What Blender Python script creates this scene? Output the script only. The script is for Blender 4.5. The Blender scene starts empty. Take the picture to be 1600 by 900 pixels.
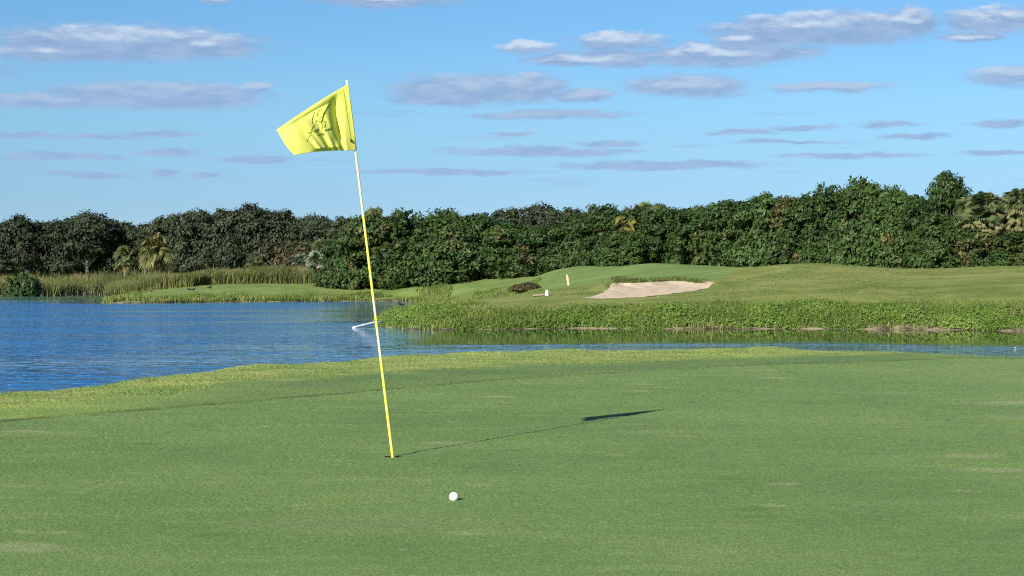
import bpy, bmesh, math, random
import numpy as np
from mathutils import Vector, Matrix

SC = bpy.context.scene
COL = SC.collection
F, HZ = 2800.0, 440.0            # focal length and horizon row of the 1600 px wide photograph
ZC, ZW = 1.03, -1.57             # eye height above the green, water level
H = ZC - ZW
EXPO, SKYS = 0.9, 0.06
SUN_EL, SUN_AZ = math.radians(26.3), math.radians(209.8)


def gx(px, D):
    return (px - 800.0) / F * D


def at(px, py, D):
    return np.array([(px - 800.0) / F * D, D, ZC + (HZ - py) / F * D])


# ------------------------------------------------------------------ helpers
def tag(o, label=None, cat=None, group=None, kind=None):
    if label:
        o['label'] = label
    if cat:
        o['category'] = cat
    if group:
        o['group'] = group
    if kind:
        o['kind'] = kind
    return o


def link(o, parent=None):
    COL.objects.link(o)
    if parent is not None:
        o.parent = parent
    return o


def empty(name, loc=(0, 0, 0), rz=0.0):
    o = bpy.data.objects.new(name, None)
    o.empty_display_size = 0.2
    link(o)
    o.location = loc
    o.rotation_euler = (0, 0, rz)
    return o


def mesh_np(name, verts, faces, mat=None, attrs=None, smooth=False):
    """verts (N,3); faces (M,k) array, all of one size, or a list of such arrays"""
    verts = np.asarray(verts, np.float32)
    fl = faces if isinstance(faces, list) else [faces]
    fl = [np.asarray(f, np.int32) for f in fl if len(f)]
    me = bpy.data.meshes.new(name)
    me.vertices.add(len(verts))
    me.vertices.foreach_set('co', verts.ravel())
    nl = sum(f.size for f in fl)
    npoly = sum(len(f) for f in fl)
    me.loops.add(nl)
    me.loops.foreach_set('vertex_index', np.concatenate([f.ravel() for f in fl]))
    me.polygons.add(npoly)
    tot = np.concatenate([np.full(len(f), f.shape[1], np.int32) for f in fl])
    start = np.concatenate([[0], np.cumsum(tot)[:-1]]).astype(np.int32)
    me.polygons.foreach_set('loop_start', start)
    me.polygons.foreach_set('loop_total', tot)
    if smooth:
        me.polygons.foreach_set('use_smooth', np.ones(npoly, bool))
    me.update(calc_edges=True)
    for k, v in (attrs or {}).items():
        a = me.attributes.new(k, 'FLOAT', 'POINT')
        a.data.foreach_set('value', np.asarray(v, np.float32))
    if mat:
        me.materials.append(mat)
    return me


def obj(name, me, parent=None):
    return link(bpy.data.objects.new(name, me), parent)


def bm_mesh(name, bm, mat, smooth=True):
    me = bpy.data.meshes.new(name)
    bm.to_mesh(me)
    bm.free()
    for p in me.polygons:
        p.use_smooth = smooth
    me.materials.append(mat)
    return me


def tube_np(path, radii, n=8):
    """one tube along a polyline, capped: verts, quads, tris"""
    P = np.asarray(path, float)
    R = np.asarray(radii, float)
    k = len(P)
    T = np.gradient(P, axis=0)
    T /= np.linalg.norm(T, axis=1)[:, None] + 1e-9
    ref = np.array([0.31, 0.95, 0.05]) if abs(T[0, 2]) > 0.6 else np.array([0, 0, 1.0])
    A = np.cross(T, ref)
    A /= np.linalg.norm(A, axis=1)[:, None] + 1e-9
    B = np.cross(T, A)
    an = np.linspace(0, 2 * np.pi, n, endpoint=False)
    V = (P[:, None, :] + R[:, None, None] * (np.cos(an)[None, :, None] * A[:, None, :] + np.sin(an)[None, :, None] * B[:, None, :])).reshape(-1, 3)
    q = []
    for i in range(k - 1):
        for j in range(n):
            q.append((i * n + j, i * n + (j + 1) % n, (i + 1) * n + (j + 1) % n, (i + 1) * n + j))
    V = np.vstack([V, P[0], P[-1]])
    t = []
    for j in range(n):
        t.append((k * n, (j + 1) % n, j))
        t.append((k * n + 1, (k - 1) * n + j, (k - 1) * n + (j + 1) % n))
    return V, np.array(q), np.array(t)


class Bag:
    """collects pieces into the arrays of ONE mesh"""
    def __init__(s):
        s.v, s.q, s.t, s.tint, s.n = [], [], [], [], 0

    def add(s, V, q=None, t=None, tint=0.5):
        s.v.append(V)
        if q is not None and len(q):
            s.q.append(np.asarray(q) + s.n)
        if t is not None and len(t):
            s.t.append(np.asarray(t) + s.n)
        s.tint.append(np.full(len(V), tint) if np.isscalar(tint) else tint)
        s.n += len(V)

    def tube(s, path, radii, n=8, tint=0.5):
        V, q, t = tube_np(path, radii, n)
        s.add(V, q, t, tint)

    def mesh(s, name, mat, smooth=True):
        fl = []
        if s.q:
            fl.append(np.vstack(s.q))
        if s.t:
            fl.append(np.vstack(s.t))
        return mesh_np(name, np.vstack(s.v), fl, mat, {'tint': np.concatenate(s.tint)}, smooth)


def vnoise(x, y, seed=0):
    """smooth 2-D value noise, -1..1"""
    x = np.asarray(x, float)
    y = np.asarray(y, float)
    xi, yi = np.floor(x).astype(np.int64), np.floor(y).astype(np.int64)
    xf, yf = x - xi, y - yi

    def h(a, b):
        n = (a * 374761393 + b * 668265263 + seed * 974711) & 0x7fffffff
        n = ((n ^ (n >> 13)) * 1274126177) & 0x7fffffff
        n = n ^ (n >> 16)
        return (n & 0xffff) / 32767.5 - 1.0
    u, v = xf * xf * (3 - 2 * xf), yf * yf * (3 - 2 * yf)
    a = h(xi, yi) * (1 - u) + h(xi + 1, yi) * u
    b = h(xi, yi + 1) * (1 - u) + h(xi + 1, yi + 1) * u
    return a * (1 - v) + b * v


def sstep(a, b, x):
    t = np.clip((np.asarray(x, float) - a) / (b - a), 0, 1)
    return t * t * (3 - 2 * t)


# ------------------------------------------------------------------ materials
class NT:
    def __init__(s, tree):
        s.t = tree

    def n(s, typ, **kw):
        nd = s.t.nodes.new('ShaderNode' + typ)
        ins = kw.pop('ins', {})
        for k, v in kw.items():
            setattr(nd, k, v)
        for k, v in ins.items():
            s.set(nd, k, v)
        return nd

    def set(s, nd, k, v):
        sock = nd.inputs[k]
        if isinstance(v, bpy.types.NodeSocket):
            s.t.links.new(v, sock)
        elif isinstance(v, bpy.types.Node):
            s.t.links.new(v.outputs[0], sock)
        else:
            sock.default_value = v

    def math(s, op, a, b=0.0, c=None, clamp=False):
        nd = s.n('Math', operation=op, use_clamp=clamp, ins={0: a, 1: b})
        if c is not None:
            s.set(nd, 2, c)
        return nd.outputs[0]

    def mix(s, fac, a, b, blend='MIX'):
        nd = s.n('Mix', data_type='RGBA', blend_type=blend)
        s.set(nd, 0, fac)
        s.set(nd, 6, a if not isinstance(a, tuple) else (*a[:3], 1))
        s.set(nd, 7, b if not isinstance(b, tuple) else (*b[:3], 1))
        return nd.outputs[2]

    def ramp(s, fac, a, b):
        return s.n('MapRange', interpolation_type='SMOOTHSTEP', ins={0: fac, 1: a, 2: b}).outputs[0]

    def noise(s, vec, scale, detail=3.0, rough=0.55, dist=0.0):
        return s.n('TexNoise', ins={'Vector': vec, 'Scale': scale, 'Detail': detail, 'Roughness': rough, 'Distortion': dist}).outputs[0]

    def attr(s, name):
        return s.n('Attribute', attribute_name=name).outputs['Fac']

    def scaled(s, vec, sx, sy, sz, loc=(0, 0, 0)):
        return s.n('Mapping', ins={'Vector': vec, 'Scale': (sx, sy, sz), 'Location': loc}).outputs[0]


def material(name):
    m = bpy.data.materials.new(name)
    m.use_nodes = True
    t = m.node_tree
    for n in list(t.nodes):
        t.nodes.remove(n)
    N = NT(t)
    out = N.n('OutputMaterial')
    return m, N, out


def plain(name, col, rough=0.5, spec=0.3, metal=0.0, var=0.12, scale=8.0, bump=0.0):
    m, N, out = material(name)
    tc = N.n('TexCoord').outputs['Object']
    f = N.noise(tc, scale, 4)
    c = N.mix(N.ramp(f, 0.3, 0.7), tuple(x * (1 - var) for x in col), tuple(min(1, x * (1 + var)) for x in col))
    p = N.n('BsdfPrincipled', ins={'Base Color': c, 'Roughness': rough, 'Specular IOR Level': spec, 'Metallic': metal})
    if bump:
        b = N.n('Bump', ins={'Strength': bump, 'Distance': 0.02, 'Height': f})
        N.set(p, 'Normal', b.outputs[0])
    N.set(out, 'Surface', p)
    return m


def foliage(name, dark, light, accent=None, transl=0.25, acc_amt=0.0, rough=0.55, spec=0.25, nscale=0.5):
    m, N, out = material(name)
    t = N.attr('tint')
    oi = N.n('ObjectInfo')
    geo = N.n('NewGeometry')
    big = N.noise(geo.outputs['Position'], nscale, 3)
    f = N.math('ADD', N.math('MULTIPLY', t, 0.75), N.math('MULTIPLY', N.math('SUBTRACT', big, 0.5), 0.9), clamp=True)
    c = N.mix(f, dark, light)
    if accent:
        n2 = N.noise(geo.outputs['Position'], nscale * 0.6, 3)
        lo = 0.66 - 0.3 * acc_amt
        c = N.mix(N.math('MULTIPLY', N.ramp(n2, lo, lo + 0.16), N.ramp(t, 0.25, 0.7)), c, accent)
    v = N.math('ADD', N.math('MULTIPLY', oi.outputs['Random'], 0.35), 0.82)
    hs = N.n('HueSaturation', ins={'Hue': 0.5, 'Saturation': 1.0, 'Value': v, 'Fac': 1.0, 'Color': c})
    p = N.n('BsdfPrincipled', ins={'Base Color': hs.outputs[0], 'Roughness': rough, 'Specular IOR Level': spec})
    tr = N.n('BsdfTranslucent', ins={'Color': hs.outputs[0]})
    mx = N.n('MixShader', ins={0: transl})
    N.set(mx, 1, p.outputs[0])
    N.set(mx, 2, tr.outputs[0])
    N.set(out, 'Surface', mx)
    return m


M_BARK = plain('bark', (0.07, 0.06, 0.05), 0.9, 0.1, var=0.35, scale=3, bump=0.6)
M_OAK_BARK = plain('oak_bark', (0.24, 0.22, 0.19), 0.9, 0.1, var=0.3, scale=3, bump=0.6)
M_PALM_BARK = plain('palm_bark', (0.30, 0.26, 0.21), 0.9, 0.1, var=0.35, scale=5, bump=0.6)
M_OAK = foliage('oak_leaves', (0.024, 0.033, 0.019), (0.078, 0.102, 0.056), transl=0.15, nscale=0.4, spec=0.12)
M_MOSS = foliage('hanging_moss', (0.07, 0.075, 0.06), (0.15, 0.155, 0.125), transl=0.25)
M_MANG = foliage('dense_leaves', (0.016, 0.036, 0.008), (0.074, 0.135, 0.032), accent=(0.14, 0.105, 0.04), acc_amt=0.42, transl=0.2)
M_MANG_B = foliage('bright_dense_leaves', (0.020, 0.042, 0.010), (0.090, 0.155, 0.040), accent=(0.15, 0.13, 0.04), acc_amt=0.15, transl=0.2)
M_OLIVE = foliage('olive_leaves', (0.035, 0.035, 0.016), (0.10, 0.10, 0.045), accent=(0.15, 0.11, 0.05), acc_amt=0.4)
M_PALM = foliage('palm_fronds', (0.05, 0.08, 0.025), (0.17, 0.21, 0.08), accent=(0.28, 0.22, 0.10), acc_amt=0.35, transl=0.25, nscale=1.0)
M_GOLD = foliage('golden_fronds', (0.08, 0.10, 0.030), (0.27, 0.28, 0.10), accent=(0.38, 0.29, 0.13), acc_amt=0.55, transl=0.25, nscale=1.0)
M_OLDPALM = foliage('old_palm_fronds', (0.05, 0.08, 0.028), (0.18, 0.235, 0.10), accent=(0.25, 0.25, 0.10), acc_amt=0.4, transl=0.25, nscale=1.0)
M_OLDSKIRT = foliage('old_palm_skirt', (0.06, 0.07, 0.026), (0.24, 0.235, 0.10), accent=(0.31, 0.25, 0.13), acc_amt=0.4, transl=0.2, nscale=1.2)
M_BROWN = foliage('brownish_leaves', (0.07, 0.07, 0.025), (0.23, 0.20, 0.09), accent=(0.28, 0.20, 0.11), acc_amt=0.4, transl=0.25)
M_DEAD = foliage('dead_fronds', (0.13, 0.11, 0.045), (0.40, 0.31, 0.15), transl=0.2, nscale=1.0)
M_PALE = foliage('pale_fronds', (0.07, 0.11, 0.055), (0.23, 0.28, 0.19), accent=(0.33, 0.27, 0.16), acc_amt=0.5, transl=0.2, nscale=1.2)
M_YPALM = foliage('yellow_fronds', (0.16, 0.17, 0.04), (0.38, 0.36, 0.10), transl=0.25)
M_REED = foliage('reed_blades', (0.105, 0.130, 0.036), (0.31, 0.325, 0.12), accent=(0.40, 0.33, 0.17), acc_amt=0.28, transl=0.3, nscale=0.25)
M_BANK = foliage('bank_leaves', (0.060, 0.118, 0.014), (0.215, 0.315, 0.068), accent=(0.24, 0.21, 0.085), acc_amt=0.35, transl=0.3, nscale=0.35)
M_BANKD = foliage('bank_stems', (0.05, 0.06, 0.02), (0.20, 0.17, 0.09), transl=0.15, nscale=0.8)
M_BLADE = foliage('rough_blades', (0.115, 0.20, 0.045), (0.30, 0.39, 0.12), accent=(0.47, 0.40, 0.19), acc_amt=0.3, transl=0.35, nscale=0.9)

# ------------------------------------------------------------------ the far shore: outline and heights
SHORE = np.array([
    (900, 80), (300, 88), (120, 92), (60, 93.5), (gx(1600, 93.3), 93.3), (gx(1500, 96), 96), (gx(1400, 97), 97), (gx(1270, 98.6), 98.6),
    (gx(1130, 98.4), 98.4), (gx(1060, 97.6), 97.6), (gx(1000, 98.4), 98.4), (gx(900, 99.7), 99.7), (gx(820, 98.2), 98.2), (gx(760, 97), 97),
    (gx(700, 95.8), 95.8), (gx(660, 97), 97), (gx(640, 98.4), 98.4), (gx(615, 100.5), 100.5), (gx(600, 102.5), 102.5),
    (gx(588, 105.0), 105.0), (-8.3, 108), (-8.7, 113), (-8.9, 122), (-9.4, 140), (-10.4, 170), (-11.1, 193), (-10.9, 210), (-10.6, 222),
    (-11.8, 233), (-13.9, 240), (-20.5, 238), (-29.4, 233), (-36.6, 226.5), (-42.7, 218), (-46.5, 215), (-50.5, 220), (-53.0, 233), (-60, 270),
    (-68, 318), (-73.5, 341), (-80, 338), (-88, 330), (-97, 320), (-130, 312), (-240, 290), (-900, 250),
    (-900, 4000), (900, 4000)], float)


def sd_poly(x, y, P, chunk=200000):
    """signed distance to a closed polygon, positive inside"""
    x = np.asarray(x, float).ravel()
    y = np.asarray(y, float).ravel()
    d = np.full(x.shape, 1e18)
    ins = np.zeros(x.shape, bool)
    n = len(P)
    for i in range(n):
        ax, ay = P[i]
        bx, by = P[(i + 1) % n]
        ex, ey = bx - ax, by - ay
        t = np.clip(((x - ax) * ex + (y - ay) * ey) / (ex * ex + ey * ey + 1e-12), 0, 1)
        d = np.minimum(d, (x - ax - t * ex) ** 2 + (y - ay - t * ey) ** 2)
        c = ((ay > y) != (by > y)) & (x < (bx - ax) * (y - ay) / (by - ay + 1e-15) + ax)
        ins ^= c
    d = np.sqrt(d)
    return np.where(ins, d, -d)


CTRL = [  # photo column, photo row, distance: points the far ground passes through
    (600, 498, 112), (650, 494, 105), (700, 492, 101), (850, 490, 103), (1000, 489, 101.5), (1200, 489, 101), (1400, 489, 101), (1600, 489, 97.5), (1800, 488, 97),
    (660, 480, 122), (700, 475, 120), (760, 468, 119), (810, 464, 120), (850, 461, 121), (890, 449, 129), (920, 446.5, 131),
    (700, 490, 150), (700, 470, 180), (760, 470, 160), (830, 458, 150), (840, 447, 175),
    (680, 436, 258), (740, 432, 258), (800, 428, 252), (870, 421, 208), (930, 418.5, 195), (1000, 412.5, 170), (1060, 414, 168), (1130, 420.5, 165),
    (700, 452, 236), (760, 452, 220), (800, 447, 205), (870, 438, 178), (930, 436, 160), (1000, 437, 148), (1060, 437, 144), (1130, 437, 138),
    (900, 467, 110), (960, 467, 111), (1010, 464, 112), (1060, 459, 114), (1110, 452, 118),
    (955, 446, 124), (1000, 444, 126), (1060, 442, 128), (1090, 444, 126),
    (1200, 460, 110), (1200, 440, 122), (1200, 415.5, 146), (1270, 460, 110), (1270, 440, 120), (1270, 412.5, 142), (1350, 462, 108), (1350, 442, 121), (1350, 416.5, 142),
    (1420, 463, 108), (1420, 444, 122), (1420, 422.5, 145), (1500, 463, 107), (1500, 443, 120), (1500, 420, 142), (1600, 463, 105), (1600, 441, 117), (1600, 415.5, 138), (1750, 440, 117), (1750, 418, 138),
    (2000, 430, 130), (2400, 425, 135),
    (450, 463, 240), (300, 463, 229), (230, 465, 222), (300, 452, 244), (300, 446, 264), (450, 454, 245), (450, 444, 266), (600, 454, 250), (600, 441, 264), (230, 456, 255),
    (500, 443, 268), (560, 440, 270), (205, 455, 310), (150, 452, 380), (50, 453, 370), (-100, 454, 360), (400, 441, 330), (200, 444, 390), (-400, 445, 330),
    (520, 438, 300), (700, 432, 290), (850, 424, 250), (1000, 418, 205), (1130, 422, 198), (1270, 419, 180), (1400, 424, 178), (1600, 420, 168), (1800, 424, 170),
    (1000, 424, 300), (1400, 425, 280), (1800, 428, 280), (600, 434, 400), (1000, 430, 400), (1600, 430, 400)]
_cp = np.array([(gx(a, d), d, ZC + (HZ - b) / F * d) for a, b, d in CTRL])
_C2 = 3.0


def _kern(ax, ay, bx, by):
    return np.sqrt((ax - bx) ** 2 + ((ay - by) * 0.55) ** 2 + _C2 ** 2)


_K = _kern(_cp[:, 0][:, None], _cp[:, 1][:, None], _cp[:, 0][None], _cp[:, 1][None])
_A = np.zeros((len(_cp) + 1, len(_cp) + 1))
_A[:-1, :-1] = _K - np.eye(len(_cp)) * 0.12
_A[:-1, -1] = 1
_A[-1, :-1] = 1
_w = np.linalg.solve(_A, np.concatenate([_cp[:, 2], [0]]))

BUNK_PX = [(908, 466.5), (925, 463.5), (942, 457), (953, 449.5), (960, 445.5), (985, 446), (1010, 445), (1035, 443.5), (1065, 442.5), (1082, 445), (1095, 446),
           (1108, 443.5), (1117, 446.5), (1108, 450.5), (1080, 455.5), (1050, 459.5), (1010, 463.5), (960, 466.8), (930, 467.5)]
BUNK = None


def far_z(x, y, sd=None, dent=True):
    sh = np.shape(x)
    x = np.asarray(x, float).ravel()
    y = np.asarray(y, float).ravel()
    z = np.full(x.shape, _w[-1])
    xc, yc = np.clip(x, -160, 130), np.clip(y, 80, 420)
    for i in range(len(_cp)):
        z += _w[i] * _kern(xc, yc, _cp[i, 0], _cp[i, 1])
    z = np.clip(z, ZW + 0.5, 3.2)
    if sd is None:
        sd = sd_poly(x, y, SHORE)
    z = z + 0.05 * vnoise(x * 0.35, y * 0.2, 3) + 0.025 * vnoise(x * 1.1, y * 0.7, 4)
    bankw = 2.6 + 1.0 * vnoise(x * 0.15, y * 0.15, 7) + np.where(y > 200, 4.0, 0)
    edge = sd + 0.35 * vnoise(x * 0.6, y * 0.6, 9)
    k = sstep(0.1, 1.0, edge / bankw)
    low = ZW + np.clip(edge, -3, 1.2) * 0.16
    z = low + (z - low) * k
    if BUNK is not None and dent:
        sb = sd_poly(x, y, BUNK)
        z = z - 0.22 * sstep(0.25, 1.0, sb)
        lipw = sstep(118.2, 121.5, y)
        z = z + lipw * 0.30 * np.exp(-((sb + 0.5) / 0.55) ** 2) * (sb < 0.0)
    return z.reshape(sh)


def hit(px, py, d0=90.0, d1=420.0):
    """where a sight line through a photo point first meets the far ground"""
    D = np.concatenate([np.arange(d0, 200, 0.1), np.arange(200, d1, 0.3)])
    D = D[(D >= d0) & (D <= d1)]
    x = (px - 800) / F * D
    zz = far_z(x, D, dent=False)
    ray = ZC + (HZ - py) / F * D
    i = np.argmax(zz >= ray)
    return (x[i], D[i], zz[i]) if (zz >= ray).any() else (x[-1], D[-1], zz[-1])


_b = np.array([hit(a, b, 103)[:2] for a, b in BUNK_PX])
BUNK = _b


# ------------------------------------------------------------------ the near ground
AZ = [-3000, 0, 200, 400, 600, 800, 1000, 1200, 1400, 1500, 1600, 2000, 4000]
CREST = [606, 622, 600, 577, 560.5, 552, 548, 547.5, 554, 558.5, 562, 570, 590]      # photo rows where the ground drops to the lake
EDGE = [680, 661, 645, 628.5, 612, 596, 583, 571.5, 566, 562.5, 563, 569, 588]       # edge of the closely mown green
ROUGH = [660, 643, 622, 597, 588, 576, 568, 563, 556, 557, 558, 566, 584]            # where the collar turns to rough


def rowdist(px, tab):
    row = np.interp(px, AZ, tab)
    return ZC * F / (row - HZ)


def near_zone(x, y):
    r = np.maximum(y, 2.0)
    px = 800 + x / r * F
    return rowdist(px, CREST) - y, rowdist(px, EDGE) - y, rowdist(px, ROUGH) - y


def near_z(x, y):
    c, e, r = near_zone(x, y)
    z = 0.012 * vnoise(x * 0.16 + 3, y * 0.16, 21) + 0.006 * vnoise(x * 0.5, y * 0.4, 22)
    near = sstep(7.5, 5, np.hypot(x + 0.7, y - 10.5)) * 0.85
    z = z * (1 - near)
    z = z + 0.012 * sstep(0.0, -0.25, e) * (r > -99)                       # collar stands a little higher than the green
    d = np.maximum(-c, 0)
    z = z + 0.03 * vnoise(x * 1.3, y * 1.3, 23) * sstep(0, -1.5, r)
    drop = sstep(0, 1.0, d / 9.0) * (2.6 + 0.5) + 0.02 * d
    return np.maximum(z - drop, ZW - 1.2)


def grid(xs, ys):
    X, Y = np.meshgrid(xs, ys)
    nx, ny = len(xs), len(ys)
    i = np.arange(nx * ny).reshape(ny, nx)
    q = np.stack([i[:-1, :-1], i[:-1, 1:], i[1:, 1:], i[1:, :-1]], -1).reshape(-1, 4)
    return X.ravel(), Y.ravel(), q


def compact(V, q, attrs):
    u, inv = np.unique(q, return_inverse=True)
    return V[u], inv.reshape(q.shape), {k: v[u] for k, v in attrs.items()}


HOLE = at(614.5, 713.5, ZC * F / (713.5 - HZ))
HOLE[2] = 0


def mat_near():
    m, N, out = material('turf')
    geo = N.n('NewGeometry').outputs['Position']
    e, r, c = N.attr('edge'), N.attr('rough'), N.attr('crest')
    wob = N.math('MULTIPLY', N.math('SUBTRACT', N.noise(geo, 1.1, 4, 0.65), 0.5), 0.9)
    wob2 = N.math('MULTIPLY', N.math('SUBTRACT', N.noise(geo, 0.8, 5, 0.7), 0.5), 3.6)
    # green: blotches, mower-long streaks, fine blades
    blotch = N.noise(geo, 0.42, 5, 0.65)
    streak = N.noise(N.scaled(geo, 0.7, 2.6, 1.0), 1.3, 4, 0.65)
    fine = N.noise(geo, 95, 3, 0.75)
    mid = N.noise(geo, 14, 3, 0.65)
    xp = N.n('SeparateXYZ', ins={0: geo}).outputs[0]
    g = N.mix(N.ramp(blotch, 0.33, 0.68), (0.115, 0.191, 0.052), (0.151, 0.232, 0.068))
    g = N.mix(N.math('MULTIPLY', N.ramp(streak, 0.50, 0.74), 0.55), g, (0.189, 0.270, 0.086))
    g = N.mix(N.math('MULTIPLY', N.ramp(xp, 1.0, 7.0), 0.40), g, (0.202, 0.280, 0.095))
    g = N.mix(N.math('MULTIPLY', N.ramp(mid, 0.54, 0.72), 0.30), g, (0.082, 0.138, 0.034))
    g = N.mix(N.math('MULTIPLY', N.ramp(mid, 0.46, 0.30), 0.25), g, (0.231, 0.297, 0.106))
    # old ball marks: pale dabs
    wv = N.n('VectorMath', operation='MULTIPLY_ADD', ins={0: N.n('TexNoise', ins={'Vector': geo, 'Scale': 7.0, 'Detail': 3.0}).outputs['Color'], 1: (0.22, 0.22, 0), 2: geo}).outputs[0]

    def dabs(scale, size, lo, amt, loc, stretch):
        nonlocal g
        v = N.n('TexVoronoi', voronoi_dimensions='2D', feature='F1', ins={'Vector': N.scaled(wv, stretch, 1.0, 1, loc), 'Scale': scale, 'Randomness': 1.0})
        sp = N.n('SeparateColor', ins={0: v.outputs['Color']})
        edge = N.math('ADD', v.outputs['Distance'], N.math('MULTIPLY', N.noise(geo, 30, 2), 0.10 * size / 0.15))
        rad = N.math('MULTIPLY', N.math('ADD', N.math('MULTIPLY', sp.outputs[1], 0.9), 0.35), size)
        d = N.ramp(N.math('SUBTRACT', edge, rad), 0.07 * size / 0.15, -0.03)
        d = N.math('MULTIPLY', d, N.ramp(sp.outputs[0], lo, 1.0))
        g = N.mix(N.math('MULTIPLY', d, amt), g, (0.255, 0.290, 0.140))
    dabs(1.1, 0.15, 0.45, 0.75, (0, 0, 0), 0.6)
    dabs(2.3, 0.12, 0.60, 0.65, (3.7, 1.9, 0), 0.8)
    dabs(0.55, 0.20, 0.30, 0.40, (1.3, 6.1, 0), 0.45)
    vor2 = N.n('TexVoronoi', voronoi_dimensions='2D', feature='F1', ins={'Vector': N.scaled(geo, 0.6, 1, 1, (5.3, 2.7, 0)), 'Scale': 1.5, 'Randomness': 1.0})
    sel2 = N.n('SeparateColor', ins={0: vor2.outputs['Color']}).outputs[0]
    dk = N.math('MULTIPLY', N.ramp(N.math('ADD', vor2.outputs['Distance'], N.math('MULTIPLY', mid, 0.2)), 0.26, 0.10), N.ramp(sel2, 0.70, 0.8))
    g = N.mix(N.math('MULTIPLY', dk, 0.42), g, (0.072, 0.117, 0.026))
    # collar
    col = N.mix(N.ramp(N.noise(geo, 1.2, 5, 0.7), 0.3, 0.72), (0.161, 0.246, 0.055), (0.255, 0.335, 0.081))
    # rough
    rn = N.noise(N.scaled(geo, 0.6, 1.0, 1.0), 2.2, 6, 0.75)
    rg = N.mix(N.ramp(rn, 0.34, 0.60), (0.134, 0.205, 0.048), (0.250, 0.295, 0.089))
    rg = N.mix(N.math('MULTIPLY', N.ramp(N.noise(geo, 0.9, 5, 0.75), 0.62, 0.72), 0.55), rg, (0.393, 0.324, 0.146))
    rg = N.mix(N.math('MULTIPLY', N.ramp(N.noise(N.scaled(geo, 0.5, 1.4, 1), 3.1, 5, 0.75), 0.60, 0.68), 0.8), rg, (0.061, 0.079, 0.023))
    col = N.mix(N.ramp(xp, -4.5, -1.5), col, N.mix(N.ramp(blotch, 0.35, 0.65), (0.105, 0.170, 0.055), (0.140, 0.205, 0.062)))
    base = N.mix(N.ramp(N.math('ADD', e, N.math('MULTIPLY', wob, 0.12)), -0.06, 0.03), col, g)
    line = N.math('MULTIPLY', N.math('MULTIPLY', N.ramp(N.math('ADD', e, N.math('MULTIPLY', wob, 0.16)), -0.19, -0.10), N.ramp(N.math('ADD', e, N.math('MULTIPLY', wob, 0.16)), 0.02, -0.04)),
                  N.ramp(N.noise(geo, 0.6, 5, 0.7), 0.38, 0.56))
    base = N.mix(N.math('MULTIPLY', line, N.math('ADD', 0.38, N.math('MULTIPLY', N.ramp(xp, -1.2, -2.6), 0.42))), base, (0.036, 0.056, 0.016))  # dead grass and shade at the collar's cut edge, painted as a dark line
    base = N.mix(N.ramp(N.math('ADD', r, wob2), 0.5, -0.8), base, rg)
    fv = N.math('ADD', N.math('MULTIPLY', fine, 0.9), 0.55)
    gr = N.attr('grain')
    fv = N.math('MULTIPLY', fv, N.math('ADD', N.math('MULTIPLY', gr, 0.55), 1.0))
    base = N.mix(1.0, base, N.n('CombineColor', ins={0: fv, 1: fv, 2: fv}).outputs[0], 'MULTIPLY')
    p = N.n('BsdfPrincipled', ins={'Base Color': base, 'Roughness': 0.75, 'Specular IOR Level': 0.18, 'Sheen Weight': 0.0})
    hgt = N.math('ADD', N.math('MULTIPLY', fine, 0.35), N.math('ADD', N.math('MULTIPLY', mid, 0.5), N.math('MULTIPLY', rn, N.math('MULTIPLY', N.ramp(r, 0.3, -0.8), 6.0))))
    b = N.n('Bump', ins={'Strength': 0.35, 'Distance': 0.008, 'Height': hgt})
    N.set(p, 'Normal', b.outputs[0])
    N.set(out, 'Surface', p)
    return m


M_TURF = mat_near()


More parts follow.
